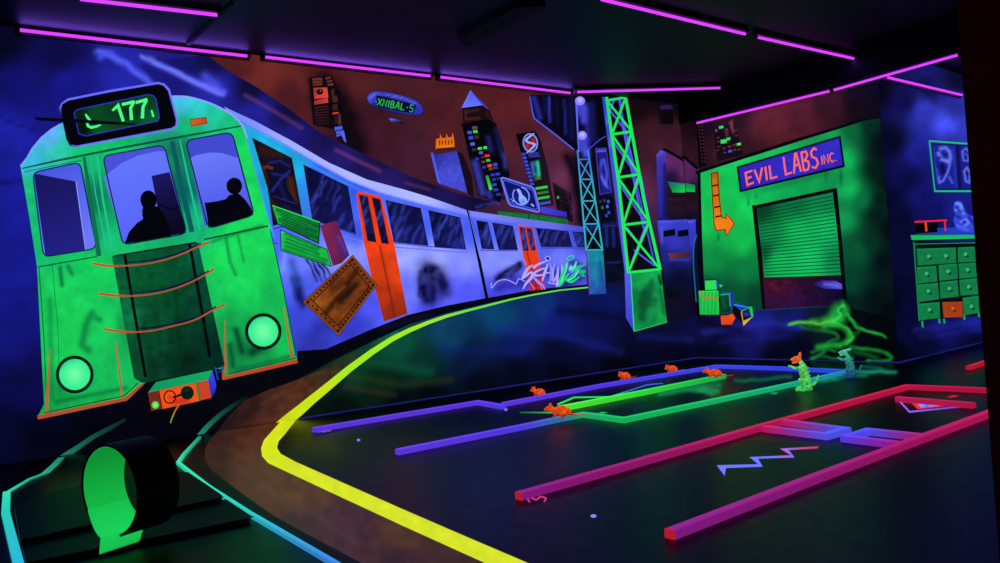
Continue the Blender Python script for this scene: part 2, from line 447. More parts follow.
# floor: polished black, walls mirror softly in it
m, nt, b, out = newmat('polished_black_floor')
g = N(nt, 'ShaderNodeNewGeometry'); no = N(nt, 'ShaderNodeTexNoise'); no.inputs['Scale'].default_value = 1.6; no.inputs['Detail'].default_value = 5
nt.links.new(g.outputs['Position'], no.inputs['Vector'])
cr = N(nt, 'ShaderNodeValToRGB'); cr.color_ramp.elements[0].position = .35; cr.color_ramp.elements[1].position = .7
cr.color_ramp.elements[0].color = (.0015, .003, .012, 1); cr.color_ramp.elements[1].color = (.002, .006, .010, 1)
nt.links.new(no.outputs['Fac'], cr.inputs[0]); nt.links.new(cr.outputs[0], b.inputs['Base Color'])
n2 = N(nt, 'ShaderNodeTexNoise'); n2.inputs['Scale'].default_value = 9; n2.inputs['Detail'].default_value = 5; nt.links.new(g.outputs['Position'], n2.inputs['Vector'])
nt.links.new(math_node(nt, 'ADD', math_node(nt, 'MULTIPLY', n2.outputs['Fac'], .16), .27), b.inputs['Roughness'])
b.inputs['Specular IOR Level'].default_value = .10
FLOORM = m
fo = put('floor', box_mesh('floor', (-3, -6, -.08), (18, 9.5, 0), FLOORM)); tag(fo, kind='structure')

# ceiling: dark sheets with seams
m, nt, b, out = newmat('dark_ceiling_sheets')
g = N(nt, 'ShaderNodeNewGeometry')
br = N(nt, 'ShaderNodeTexBrick'); br.inputs['Scale'].default_value = .42; br.inputs['Mortar Size'].default_value = .004; br.offset = 0.0
br.inputs['Color1'].default_value = (.009, .010, .030, 1); br.inputs['Color2'].default_value = (.012, .011, .036, 1); br.inputs['Mortar'].default_value = (.003, .003, .006, 1)
nt.links.new(g.outputs['Position'], br.inputs['Vector'])
no = N(nt, 'ShaderNodeTexNoise'); no.inputs['Scale'].default_value = 3.0; no.inputs['Detail'].default_value = 5; nt.links.new(g.outputs['Position'], no.inputs['Vector'])
mx = N(nt, 'ShaderNodeMixRGB', blend_type='MULTIPLY'); mx.inputs[0].default_value = .8; nt.links.new(br.outputs[0], mx.inputs[1]); nt.links.new(no.outputs['Fac'], mx.inputs[2])
nt.links.new(mx.outputs[0], b.inputs['Base Color']); b.inputs['Roughness'].default_value = .55; b.inputs['Specular IOR Level'].default_value = .15
co = put('ceiling', box_mesh('ceiling', (-3, -6, H), (18, 9.5, H + .1), m)); tag(co, kind='structure')

def wbox(name, A, B, n, d0, d1, z0, z1, mat):
    """box along floor line A-B, from offset d0 to d1 along normal n"""
    pts = []
    for z in (z0, z1):
        for P, d in ((A, d0), (B, d0), (B, d1), (A, d1)):
            pts.append((P[0] + n[0] * d, P[1] + n[1] * d, z))
    me = bpy.data.meshes.new(name)
    me.from_pydata(pts, [], [(0, 3, 2, 1), (4, 5, 6, 7), (0, 1, 5, 4), (1, 2, 6, 5), (2, 3, 7, 6), (3, 0, 4, 7)])
    bm = bmesh.new(); bm.from_mesh(me); bmesh.ops.recalc_face_normals(bm, faces=bm.faces); bm.to_mesh(me); bm.free()
    me.materials.append(mat); return me
# bulkhead over the lab wall, runs on past the corner
zt = float(BW.hit([(697, 121)], .06)[0][2])
D_ = (BB - BA) / np.hypot(*(BB - BA)[:2])
o = put('beam', wbox('beam', BA + D_ * .02, BB + D_ * 2.6, BW.n, -.25, .05, zt + .03, H - .002, BLACK)); tag(o, kind='structure')

# flat dark duct and a seam cover on the ceiling
def ceil_slab(name, px, th, mat):
    P = CE.hit(px, -.001); n = len(px); V = [tuple(p) for p in P] + [(p[0], p[1], p[2] - th) for p in P]
    me = bpy.data.meshes.new(name); me.from_pydata(V, [], [tuple(range(n)), tuple(range(n, 2 * n))] + [(i, (i + 1) % n, (i + 1) % n + n, i + n) for i in range(n)])
    bm = bmesh.new(); bm.from_mesh(me); bmesh.ops.recalc_face_normals(bm, faces=bm.faces); bm.to_mesh(me); bm.free(); me.materials.append(mat)
    return tag(put(name, me), kind='structure')
ceil_slab('beam_duct', [(457, 33), (518, 1), (545, 0), (466, 42)], .05, BLACK)
ceil_slab('trim_1', [(186, 43), (230, 2), (234, 2), (190, 43)], .02, BLACK)

# thin edge strip where wall meets floor
m, nt, b, out = newmat('edge_highlight_skirting'); b.inputs['Base Color'].default_value = (.004, .005, .02, 1)
b.inputs['Emission Color'].default_value = tuple(lin((44, 52, 150))) + (1,)  # edge highlight along the wall foot, put in as blue emission
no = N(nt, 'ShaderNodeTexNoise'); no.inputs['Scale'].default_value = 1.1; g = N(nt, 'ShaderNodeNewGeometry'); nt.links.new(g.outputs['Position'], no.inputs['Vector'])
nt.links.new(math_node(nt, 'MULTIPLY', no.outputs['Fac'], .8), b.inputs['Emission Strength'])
for nm, A, B, pl in (('baseboard_left', LW.hit([(300, 419)])[0], LB, LW), ('baseboard_back', BA, BB, BW), ('baseboard_right', RA, RE, RW)):
    A = np.array([A[0], A[1], 0])
    o = put(nm, wbox(nm, A, B, pl.n, .001, .012, .0, .012, m)); tag(o, kind='structure')
m2, nt, b, out = newmat('dark_skirting'); b.inputs['Base Color'].default_value = (.004, .004, .012, 1)

# dark near wall end on the right
PM = plain('dark_brown_wall', (74, 38, 30), .8, .1)
e1 = EYE + rays([(978, 281)])[0] * (1.9 / F)
n_ = np.array([-vx[0], -vx[1]]);
ex, ey = e1[0], e1[1]
r1 = rays([(978, 281)])[0]; fw = np.array([r1[0], r1[1]]); fw /= np.hypot(*fw); rt = np.array([fw[1], -fw[0]])
pp = [(ex, ey), (ex + rt[0] * .9, ey + rt[1] * .9), (ex + rt[0] * .9 + fw[0] * .22, ey + rt[1] * .9 + fw[1] * .22), (ex + rt[0] * .03 + fw[0] * .22, ey + rt[1] * .03 + fw[1] * .22)]
me = bpy.data.meshes.new('wall_near')
me.from_pydata([(x, y, z) for z in (0, H) for x, y in pp], [], [(3, 2, 1, 0), (4, 5, 6, 7), (0, 1, 5, 4), (1, 2, 6, 5), (2, 3, 7, 6), (3, 0, 4, 7)])
bm = bmesh.new(); bm.from_mesh(me); bmesh.ops.recalc_face_normals(bm, faces=bm.faces); bm.to_mesh(me); bm.free(); me.materials.append(PM)
tag(put('wall_near', me), kind='structure')

# ------------------------------------------------------------------ blacklight tubes
TUBE, nt, b, out = newmat('glowing_blacklight_tube')
b.inputs['Base Color'].default_value = (.3, .05, .4, 1)
lw_ = N(nt, 'ShaderNodeLayerWeight'); lw_.inputs[0].default_value = .5
b.inputs['Emission Color'].default_value = (.70, .05, .98, 1); b.inputs['Emission Strength'].default_value = 1.15
try: TUBE.cycles.emission_sampling = 'AUTO'
except Exception: pass
def cyl(name, a, b_, r, mat, n=14):
    a = Vector(a); b_ = Vector(b_); d = b_ - a; bm = bmesh.new()
    bmesh.ops.create_cone(bm, cap_ends=True, segments=n, radius1=r, radius2=r, depth=d.length)
    q = d.to_track_quat('Z', 'Y').to_matrix().to_4x4(); q.translation = (a + b_) / 2
    bmesh.ops.transform(bm, matrix=q, verts=bm.verts)
    me = bpy.data.meshes.new(name); bm.to_mesh(me); bm.free(); me.materials.append(mat)
    for p in me.polygons: p.use_smooth = len(p.vertices) == 4
    return me
def tube_light(p, q, plane, off, label, side, power=1.0, r=.0135, group='violet blacklight tubes'):
    a, b_ = plane.hit([p, q], off)
    t = thing('blacklight_tube', label, 'light', tuple(a), group)
    put('tube', cyl('tube', a, b_, r, TUBE), t)
    d = (b_ - a) / np.linalg.norm(b_ - a); sd = np.asarray(side, float)
    A, B = a - d * .03, b_ + d * .03
    # batten behind the tube
    w = np.cross(d, sd); w /= np.linalg.norm(w); pts = []
    for P in (A, B):
        for s1, s2 in ((-1, .02), (1, .02), (1, .052), (-1, .052)):
            pts.append(tuple(P + w * .028 * s1 + sd * s2))
    me = bpy.data.meshes.new('housing'); me.from_pydata(pts, [], [(0, 1, 2, 3), (7, 6, 5, 4), (0, 4, 5, 1), (1, 5, 6, 2), (2, 6, 7, 3), (3, 7, 4, 0)])
    bm = bmesh.new(); bm.from_mesh(me); bmesh.ops.recalc_face_normals(bm, faces=bm.faces); bm.to_mesh(me); bm.free(); me.materials.append(BATTEN)
    put('housing', me, t)
    for P, s in ((a, -1), (b_, 1)):
        put('end_cap', cyl('end_cap', P + d * s * .002, P + d * s * .03, r * 1.15, BATTEN), t)
    ld = bpy.data.lights.new('blacklight', 'AREA'); ld.shape = 'RECTANGLE'; ld.size = float(np.linalg.norm(b_ - a)); ld.size_y = .03
    ld.energy = power * ld.size; ld.color = (.22, .10, 1.0)
    lo = bpy.data.objects.new('blacklight', ld); COL.objects.link(lo); lo.parent = t
    mid = (a + b_) / 2 - sd * .025; lo.location = Vector(mid - np.array(t.location))
    X = Vector(d); Z = Vector(sd); Z = (Z - X * Z.dot(X)).normalized(); Y = Z.cross(X)
    lo.rotation_euler = Matrix((X, Y, Z)).transposed().to_euler()
    lo.visible_glossy = True
    return t
UPV = (0, 0, 1)
PW = 1.3
lwS = -LW.n * .7 + np.array([0, 0, .7]); bwS = -BW.n; rwS = -RW.n
tube_light((80, -1), (217, 15), CE, -.06, 'violet ceiling tube above the destination sign, nearest the top left corner', UPV, PW)
tube_light((20, 30), (247, 56), LW, .06, 'long violet tube along the wall top above the tram cab', -LW.n, PW)
tube_light((265, 57), (430, 76), LW, .06, 'violet tube along the wall top above the dark red tower', -LW.n, PW)
tube_light((440, 77), (570, 93), LW, .06, 'violet tube along the wall top above the pyramid topped tower', -LW.n, PW)
tube_light((577, 92), (720, 88), CE, -.06, 'violet ceiling tube crossing over the green lattice tower', UPV, PW)
tube_light((600, -1), (745, 34), CE, -.06, 'violet tube in mid ceiling, cut by the top edge of the picture', UPV, PW)
tube_light((757, 37), (860, 60), CE, -.06, 'short violet tube in mid ceiling ending at the dark beam', UPV, PW)
tube_light((697, 123), (830, 91), BW, .075, 'violet tube above the red lit lab roof line', UPV, PW)
tube_light((834, 90), (958, 55), BW, .075, 'violet tube under the dark beam, running past the blue wall corner', UPV, PW)
tube_light((886, 77), (962, 95), RW, .06, 'violet tube along the top of the blue wall above the pictures', -RW.n, PW)
# ================================================================== the painted tram
G1, G2, G3 = (22, 205, 92), (16, 150, 74), (30, 190, 130)
INK = (4, 6, 14); NAVY = (10, 12, 46)
T = wall_thing('tram', 'mural painted green fronted tram curving away along the long wall', 'tram', (140, 415))
# roof, long violet shell
roof = [(60, 60), (100, 46), (205, 54), (230, 72), (255, 86), (292, 111), (315, 129), (349, 147), (389, 166), (410, 176), (460, 194), (497, 202), (582, 224), (582, 229), (509, 217), (468, 211), (404, 190), (367, 180), (329, 163), (292, 141), (255, 121), (230, 110), (196, 102), (120, 120), (70, 130)]
roof = [(165, 60), (206, 54.5), (230, 72), (255, 86), (292, 111), (315, 129), (349, 147), (389, 166), (410, 176), (460, 194), (497, 203), (470, 212), (429, 198), (404, 190), (367, 180), (329, 163), (292, 141), (255, 121), (230, 110), (196, 99), (169, 97), (160, 82), (140, 66)]
rcol = strokes(idw([(150, 70, (26, 26, 128)), (180, 60, (22, 20, 104)), (210, 60, (16, 14, 66)), (215, 90, (40, 42, 176)), (250, 88, (15, 12, 58)), (255, 112, (34, 32, 148)), (290, 115, (18, 13, 62)), (292, 134, (30, 26, 126)), (330, 140, (24, 17, 72)), (335, 158, (36, 26, 112)), (380, 165, (24, 16, 66)), (385, 178, (36, 26, 104)), (430, 184, (20, 14, 58)), (440, 196, (28, 20, 84)), (490, 204, (16, 12, 48))], 3),
               [([(245, 95), (272, 110), (302, 128)], 2.2, (120, 66, 120), .55), ([(336, 150), (356, 160), (380, 171)], 2.0, (130, 66, 124), .6), ([(406, 183), (430, 190)], 1.6, (110, 56, 100), .55),
                ([(142, 56), (170, 70), (196, 82), (224, 92)], 3.2, (92, 104, 255), .85), ([(205, 76), (216, 86)], 5, (84, 96, 250), .6)], noise=.12, nsc=14)
Art(lay=3.3).poly(roof, rcol, 1.7).obj('roof', T)
soft('roof_shine', (88, 44, 240, 112), [([(98, 52), (108, 55), (125, 64), (146, 78), (162, 92)], 3.4, (84, 96, 250), .85), ([(100, 57), (112, 54)], 3, (70, 84, 240), .8), ([(142, 56), (170, 70), (196, 83), (222, 95)], 2.4, (110, 120, 255), .8)], lay=3.6, parent=T, step=1.5, noise=.15)
# white gutter band
up_ = [(224, 106.5), (232, 110.5), (255, 121), (292, 141), (329.5, 163), (367, 179.5), (404, 189.5), (429, 197), (462, 208.5), (468, 210.5), (509.5, 216.5), (549, 222), (585, 227)]
lo_ = [(585, 231), (549, 228.5), (517, 225), (470, 218), (465, 216), (429, 206.5), (404, 200), (379, 193), (349, 181), (317, 164), (280, 142.5), (245, 125), (236, 120), (228, 114)]
Art(lay=3.85).poly(up_ + lo_, strokes(idw([(240, 115, (120, 145, 255)), (300, 148, (165, 176, 255)), (350, 174, (176, 184, 255)), (420, 199, (176, 188, 255)), (470, 214, (120, 132, 250)), (540, 224, (104, 112, 236)), (584, 229, (74, 80, 200))], 2), [(lo_[2:], 1.1, (60, 76, 230), .6)]), 2).obj('gutter', T)
# side body
btm = [(297, 363), (297, 351), (326, 349), (349, 339), (372, 329), (407.5, 315), (447, 305.5), (487, 298), (534, 289.5), (587, 284.5)]
side = [(236, 118), (245, 124)] + lo_[::-1][2:] + [(586, 231)] + btm[::-1] + [(290, 330), (270, 229)]
scol = strokes(idw([(262, 150, (22, 150, 196)), (275, 190, (24, 130, 190)), (270, 135, (30, 160, 215)), (297, 165, (24, 150, 200)), (320, 170, (52, 92, 232)), (352, 190, (54, 84, 226)), (360, 230, (58, 80, 222)), (395, 197, (76, 92, 240)), (425, 225, (66, 84, 232)), (470, 235, (66, 82, 226)), (500, 232, (68, 82, 226)), (555, 240, (60, 70, 210)), (585, 240, (48, 56, 180)),
                    (280, 240, (70, 84, 226)), (300, 260, (96, 104, 240)), (318, 290, (70, 80, 222)), (300, 320, (54, 62, 196)), (340, 260, (132, 134, 250)), (370, 250, (128, 128, 250)), (375, 300, (72, 74, 226)), (350, 325, (48, 50, 180)), (310, 342, (44, 48, 164)), (405, 255, (150, 146, 252)), (415, 290, (104, 104, 244)), (440, 258, (142, 140, 252)), (465, 262, (130, 130, 250)), (470, 290, (80, 80, 234)), (430, 306, (72, 70, 220)), (490, 262, (126, 128, 252)), (510, 258, (120, 124, 250)), (515, 285, (64, 62, 214)), (495, 292, (60, 58, 196)), (560, 256, (110, 114, 246)), (580, 262, (92, 92, 232)), (560, 280, (54, 50, 176))], 3),
               [([(420, 268), (440, 262)], 8, (160, 156, 255), .3), ([(296, 280), (302, 300)], 5, (24, 26, 110), .7), ([(292, 262), (299, 286)], 4, (20, 60, 120), .5), ([(318, 328), (336, 322)], 8, (34, 36, 140), .6), ([(450, 285), (468, 300)], 8, (70, 66, 220), .4), ([(287, 238), (283, 270)], 3.5, (140, 176, 255), .35)], noise=.12, nsc=12)
_sc = scol
scol = lambda P: np.minimum(_sc(P) * np.array([1.08, 1.16, 1.1]), 255)
SB = Art(lay=3.5).poly(side, scol, 2)
SB.line([(273, 229), (312, 219.5), (356, 234.5)], 1.1, (34, 44, 150)).line([(393, 243), (428, 246.5), (467, 249.5)], .9, (50, 60, 200)).line([(480, 250), (518, 251)], .9, (50, 60, 200)).line([(540, 248), (586, 248)], .8, (44, 52, 180))
SB.line([(340, 236), (372, 243), (394, 247), (430, 250), (468, 252.5)], 1.2, (110, 116, 246))
SB.line(smooth([(247, 128), (280, 146), (317, 168), (349, 185), (379, 197), (404, 204), (429, 210.5), (465, 219)], 5), 1.6, grad((247, 128), (30, 170, 225), (420, 210), (80, 96, 235)))
SB.obj('side_panel', T)
# dark foot line under the tram
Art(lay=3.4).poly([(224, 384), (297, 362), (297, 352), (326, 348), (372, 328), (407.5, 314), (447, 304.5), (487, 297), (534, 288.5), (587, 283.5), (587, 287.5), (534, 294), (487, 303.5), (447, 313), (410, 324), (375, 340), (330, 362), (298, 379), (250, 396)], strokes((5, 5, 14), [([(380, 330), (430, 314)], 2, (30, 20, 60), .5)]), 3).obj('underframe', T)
Art(lay=6).line([(467.5, 209), (471, 222), (479, 260), (487, 298.5)], [2.6, 2.2, 3, 3], (6, 7, 26)).line([(468.5, 210), (480, 258)], .6, (120, 130, 250)).obj('car_joint', T)

def wstroke(seed, poly, n, c=(70, 88, 220)):
    """brushed reflections across a pane"""
    rg = random.Random(seed); P = np.array(poly); lo, hi = P.min(0), P.max(0); out = []
    for i in range(n * 2):
        x = rg.uniform(lo[0] - 4, hi[0] - 3); y = rg.uniform(lo[1] + 8, hi[1] + 4); L = rg.uniform(8, 20)
        out.append(([(x, y), (x + L * .12, y - L * .5), (x + L * .45, y - L)], rg.uniform(.7, 1.9), c, rg.uniform(.15, .5)))
    return out
W = {
 'w2': [(303.7, 165), (347.7, 186.6), (355.5, 233), (312.5, 219)],
 'w3': [(386, 200.5), (420.5, 208.5), (428, 245.4), (394, 242)],
 'w4': [(428.7, 210.5), (460, 217.8), (465.5, 248.5), (435, 246.6)],
 'w5': [(476.7, 220.7), (487.6, 222.5), (494, 249), (482, 248.5)],
 'w6': [(492.6, 223), (512.5, 226.2), (517.5, 249.7), (499, 249.5)],
 'w7': [(536.4, 228.4), (568, 231.6), (572, 246.7), (541.5, 246.5)],
 'w8': [(573, 232), (583.5, 232.6), (585.5, 246.7), (577.5, 246.5)]}
for i, (k, q) in enumerate(W.items()):
    a = Art(lay=4).poly(rounded(q, 1.5), strokes(grad(q[0], (10, 10, 44), q[2], (20, 22, 92)), wstroke(i + 3, q, 14 if i < 3 else 7), noise=.3, nsc=5), 1.5)
    a.line([q[0], q[1], q[2], q[3]], .7, (8, 8, 34), closed=True)
    a.obj('side_window', T)
q = [(252, 137.5), (292, 158), (302.7, 216), (273, 226), (268, 190)]
a = Art(lay=4).poly(q, strokes((20, 12, 26), [([(262, 150), (280, 158)], 6, (60, 26, 22), .7), ([(290, 180), (294, 200)], 4, (84, 40, 18), .8), ([(262, 168), (266, 190)], 4, (70, 30, 20), .8), ([(270, 200), (275, 216)], 3, (74, 36, 20), .7), ([(284, 210), (300, 215)], 7, (26, 26, 100), .6)], noise=.3, nsc=4), 1.5)
a.poly(smooth([(266, 167), (268, 160), (276, 157.5), (286, 160), (290.5, 165), (291, 173), (288, 178), (286, 186), (292, 196), (300, 210), (290, 206), (276, 197), (268, 193), (270, 182), (268, 176)], 3), strokes((12, 12, 40), [([(268, 163), (280, 161), (289, 166)], 1.4, (34, 40, 120), .8), ([(272, 191), (281, 179), (290, 171)], 1.3, (40, 46, 150), .9), ([(273, 174), (288, 176)], 1.5, (34, 38, 120), .8), ([(280, 185), (286, 200)], 2, (24, 26, 84), .8)]), 1.4)
a.line([(263, 168), (267, 166.5), (273, 168.5)], 3.2, (92, 44, 18))
a.line([(273, 196), (285, 200), (297, 204)], 1.2, (30, 36, 120))
a.obj('side_window', T)
tag(T.children[-1], 'front side window with a dark hooded figure painted in it')
# doors
def door(out, panes, q):
    d = Art(lay=5).poly(out, q, 1.2).obj('door', T)
    f = Art(lay=6)
    for p in panes: 
        f.poly(rounded(p, 1.2), strokes((12, 14, 52), wstroke(int(p[0][0]), p, 6, (80, 100, 230))), 1.2); f.line(p, .5, (120, 26, 16), closed=True)
    f.obj('door_window', d); return d
D1 = [(356.4, 194), (358, 191.5), (379, 196.2), (381.5, 199), (394, 243), (407.5, 314), (384, 321.5), (371, 275), (363.5, 241)]
door(D1, [[(359, 194.6), (367.6, 196.4), (376.3, 242.4), (367.5, 240.6)], [(372, 197.4), (379.8, 199.4), (388.8, 244), (381.6, 242.9)]],
     strokes(idw([(370, 195, (236, 60, 22)), (378, 240, (240, 62, 20)), (372, 245, (240, 64, 20)), (385, 270, (206, 60, 20)), (395, 310, (150, 42, 18)), (380, 300, (176, 50, 18)), (398, 270, (226, 66, 22))], 3), [([(380, 246), (395, 318)], .9, (110, 26, 14), .8)], noise=.12))
D2 = [(517.5, 225.5), (532.4, 227.5), (545.5, 289), (530, 291)]
door(D2, [[(519.8, 227.4), (524.8, 228), (528.6, 250.6), (523.4, 251)], [(526.6, 228.2), (531.6, 228.8), (535.6, 250), (530.8, 250.6)]],
     strokes(idw([(525, 228, (226, 56, 28)), (530, 252, (236, 60, 24)), (538, 285, (190, 34, 30)), (532, 270, (230, 60, 24))], 3), [([(527, 252), (537, 290)], .7, (120, 20, 14), .8)]))
# dirty smears on the side
soft('dirt_smear', (408, 252, 462, 316), [([(425, 268), (424, 290), (427, 300)], 7, (10, 8, 62), .95), ([(430, 266), (440, 270), (444, 284)], 6, (12, 10, 70), .9), ([(436, 276), (448, 292)], 6, (20, 18, 92), .6), ([(432, 272), (432, 296)], 7, (11, 9, 64), .95), ([(440, 280), (442, 294)], 5, (14, 12, 76), .8), ([(420, 272), (420, 296)], 3, (10, 9, 60), .8)], lay=4, parent=T, step=1.5)
soft('dirt_smear', (490, 252, 528, 306), [([(500, 276), (510, 270), (520, 262)], 3.2, (8, 6, 52), .95), ([(496, 279), (506, 277)], 3, (8, 6, 56), .9), ([(512, 275), (520, 266)], 3.5, (8, 6, 50), .9), ([(500, 288), (518, 282)], 6, (24, 20, 110), .6)], lay=4, parent=T, step=1.3)
soft('dirt_smear', (286, 268, 312, 348), [([(298, 290), (302, 306)], 4, (14, 16, 90), .8), ([(292, 276), (296, 300)], 2, (16, 60, 110), .6)], lay=4, parent=T, step=1.5)

# ------------------------------------------------------------------ cab front
face = [(20.5, 166), (27, 158), (32, 149), (41, 138), (52, 129), (62, 123), (100, 108), (169, 96.5), (184, 96.5), (197, 99), (212, 104), (226, 111), (236, 118), (243, 127), (247, 138), (252, 160), (262, 198), (271, 228), (284, 291), (297, 359), (224, 377), (222, 369), (211, 369), (149, 380), (142, 385), (131, 397), (37.5, 417), (44, 404), (37, 266), (29, 215)]
fcol = strokes(idw([(30, 160, (60, 190, 225)), (50, 138, (90, 175, 245)), (60, 150, (44, 200, 170)), (80, 152, (18, 196, 110)), (110, 148, (18, 190, 104)), (182, 103, (70, 196, 235)), (200, 108, (44, 205, 205)), (215, 112, (34, 200, 160)), (230, 122, (26, 190, 130)), (190, 125, (20, 182, 110)), (240, 135, (20, 205, 100)),
                     (28, 190, (26, 190, 120)), (38, 250, (20, 188, 110)), (88, 200, (14, 120, 84)), (96, 230, (14, 150, 90)), (110, 235, (24, 196, 120)), (180, 190, (12, 100, 96)), (196, 225, (20, 180, 120)), (243, 160, (26, 215, 90)), (255, 200, (26, 220, 90)), (262, 220, (26, 218, 92)), (180, 150, (18, 120, 90)),
                     (60, 290, (26, 212, 92)), (80, 320, (28, 214, 90)), (60, 350, (26, 208, 88)), (95, 270, (22, 205, 90)), (105, 330, (24, 206, 92)), (55, 395, (18, 160, 74)), (90, 395, (20, 180, 80)), (120, 380, (22, 186, 88)), (45, 300, (20, 190, 84)), (130, 330, (18, 150, 80)),
                     (230, 260, (28, 220, 92)), (250, 290, (26, 218, 92)), (240, 240, (26, 214, 90)), (270, 300, (20, 180, 82)), (240, 350, (14, 130, 66)), (255, 355, (18, 150, 74)), (285, 340, (22, 190, 82)), (215, 300, (24, 200, 90)), (232, 325, (20, 160, 76))], 3.2),
               [([(60, 268), (62, 285)], 2, (8, 70, 50), .7), ([(68, 266), (72, 274)], 2, (8, 80, 50), .6), ([(92, 313), (86, 325), (82, 345), (88, 350)], 4, (12, 110, 62), .7), ([(96, 318), (100, 320)], 3, (12, 90, 56), .6), ([(226, 238), (230, 262), (236, 275)], 1.6, (10, 100, 56), .65), ([(238, 236), (244, 262)], 1.3, (10, 110, 60), .6), ([(212, 242), (222, 238), (262, 226)], 1.8, (10, 110, 60), .6),
                ([(236, 330), (242, 352)], 3, (6, 50, 34), .75), ([(252, 352), (262, 346)], 5, (5, 40, 30), .75), ([(230, 345), (233, 366)], 2.4, (8, 66, 42), .7), ([(50, 300), (52, 400)], 2.5, (12, 120, 62), .5), ([(56, 402), (126, 388)], 2.2, (10, 100, 54), .6), ([(236, 370), (292, 356)], 2.0, (10, 100, 54), .6)], noise=.1, nsc=10)
CF = Art(lay=7).poly(face, fcol, 1.8).obj('cab_front', T)
b = Art(lay=8)
b.line([(22, 168.5), (60, 160), (120, 148), (180, 137), (241, 126)], [1.2, 2.2, 2.2, 2.2, 1.4], (8, 84, 54))
b.line([(24, 172), (82, 160)], .8, (10, 110, 70))
b.line([(38, 267), (97, 256.5)], 1.2, (8, 70, 50)).line([(204, 239.5), (268, 226)], 1.6, (6, 60, 40))
b.line([(84, 157), (90, 196), (99, 256)], [3, 4, 5], (12, 110, 78)).line([(90, 156), (96, 196), (107, 252)], 1.2, (36, 190, 150))
b.line([(97, 156), (103, 200), (112, 248)], 2.2, (30, 196, 140))
b.line([(172, 141), (180, 180), (192, 232)], 5, (10, 92, 92)).line([(180, 140), (188, 178), (200, 230)], [1.5, 2, 2.5], (30, 190, 160))
b.line([(39, 268), (44, 340), (47, 404)], 1.1, (10, 110, 64)).line([(271, 232), (284, 292), (296, 356)], 1.0, (8, 60, 50))
b.line([(52, 262), (58, 330), (60, 398)], .7, (14, 130, 72))
b.obj('panel_joint', T)
b = Art(lay=9)
b.line([(20.5, 166), (27, 158), (32, 149), (41, 138), (52, 129), (61, 124)], 1.6, (128, 160, 255)).obj('edge_trim', T); b = Art(lay=9.2).line(smooth([(169, 96.5), (184, 96.5), (197, 99), (212, 104), (226, 111), (236, 118), (243, 127), (247, 138)], 4), 1.8, (140, 160, 255)).line([(247, 138), (253, 160), (263, 198), (272, 229), (275, 238)], [1.8, 1.4, 1.2, 1], (70, 150, 235))
b.line([(270, 229), (273, 243), (278, 244)], 1.0, (40, 60, 190))
b.obj('edge_trim', T)
# recessed middle door
rec = [(112, 256), (198, 242), (225, 366), (215, 369), (142, 383), (134, 378)]
Art(lay=8).poly(rec, strokes(idw([(120, 260, (10, 96, 60)), (140, 270, (6, 84, 44)), (175, 255, (5, 76, 40)), (192, 250, (8, 90, 66)), (165, 300, (5, 70, 38)), (150, 330, (6, 66, 38)), (180, 340, (5, 56, 34)), (200, 300, (6, 66, 46)), (214, 350, (5, 42, 32)), (150, 370, (8, 56, 36)), (190, 362, (5, 36, 26)), (130, 320, (14, 110, 66)), (140, 370, (12, 76, 46))], 3), [([(160, 300), (166, 350)], 3, (10, 90, 50), .4), ([(175, 290), (180, 350)], 2, (3, 40, 24), .5)], noise=.25, nsc=6), 2).obj('front_door', T)
b = Art(lay=9); b.line([(124.5, 254), (134, 310), (145.5, 377)], 3, (3, 10, 12)).line([(189.5, 243.5), (199, 295), (210, 357)], 3.2, (3, 10, 12)).line([(114, 256), (196, 242.5)], 1.6, (4, 24, 24)).obj('door_bar', T)
# windscreens
def wind(q, base, ss, extra, name='windscreen'):
    a = Art(lay=8).poly(rounded([(x, y) for x, y in q], 7), strokes(base, ss), 1.8); 
    if extra: extra(a)
    a.line(rounded(q, 7), 1.3, (6, 40, 44), closed=True)
    return a.obj(name, T)
def exl(a):
    a.poly([(34, 173.5), (76, 181.5), (85.5, 249.5), (45.5, 256.5)], grad((40, 180), (24, 22, 92), (70, 250), (34, 32, 132)), 3)
    a.line([(76, 181.5), (85.5, 249.5)], .8, (150, 160, 255))
wind([(32.6, 172.5), (80, 162), (96.5, 248.5), (43.4, 257)], grad((50, 165), (72, 86, 226), (90, 245), (110, 122, 255)), [], exl)
def exc(a):
    a.poly([(104, 178), (110, 172), (122, 163), (138, 155.5), (156, 151.5), (165, 151), (184, 231), (124, 243)], grad((110, 165), (98, 118, 250), (130, 245), (86, 98, 250)), 3)
    a.poly([(151.5, 176), (169.5, 172), (184.5, 226), (186, 233), (160, 237), (158, 209)], grad((152, 176), (28, 24, 96), (180, 230), (8, 8, 26)), 3)
    a.poly([(124.5, 243.5), (129, 232), (137, 223), (143, 219), (142, 210), (158, 206), (165, 216), (172, 234), (170, 237.5)], (4, 4, 12))
    a.disc((148.5, 200), 8.2, 9.6, (4, 4, 12), rot=-8); a.poly([(143, 205), (155, 205), (157, 214), (142, 216)], (4, 4, 12)); a.line([(157, 203), (171, 210), (180, 206)], 1.4, (5, 5, 18))
wind([(102.6, 156), (164, 144.8), (187, 233.5), (122.8, 245)], (74, 80, 216), [], exc)
def exr(a):
    a.poly([(190, 158), (197, 155), (210, 152.5), (222, 153), (233, 156.5), (238, 158), (252, 212), (208, 226)], grad((200, 152), (108, 124, 250), (220, 225), (74, 84, 232)), 3)
    a.poly([(204.5, 203), (218, 201), (226, 199), (229, 195), (239, 193.5), (245.5, 200), (251, 208), (253.5, 215), (208.5, 228), (207, 216)], (5, 5, 16))
    a.disc((234.3, 186), 7.8, 8.4, (5, 5, 16)); a.disc((229, 183.5), 2.5, 2, (5, 5, 16)); a.line([(205, 203), (222, 206), (232, 200)], 1.2, (5, 5, 16))
    a.poly([(186, 141), (190, 158), (207, 224), (205, 228)], (80, 86, 220))
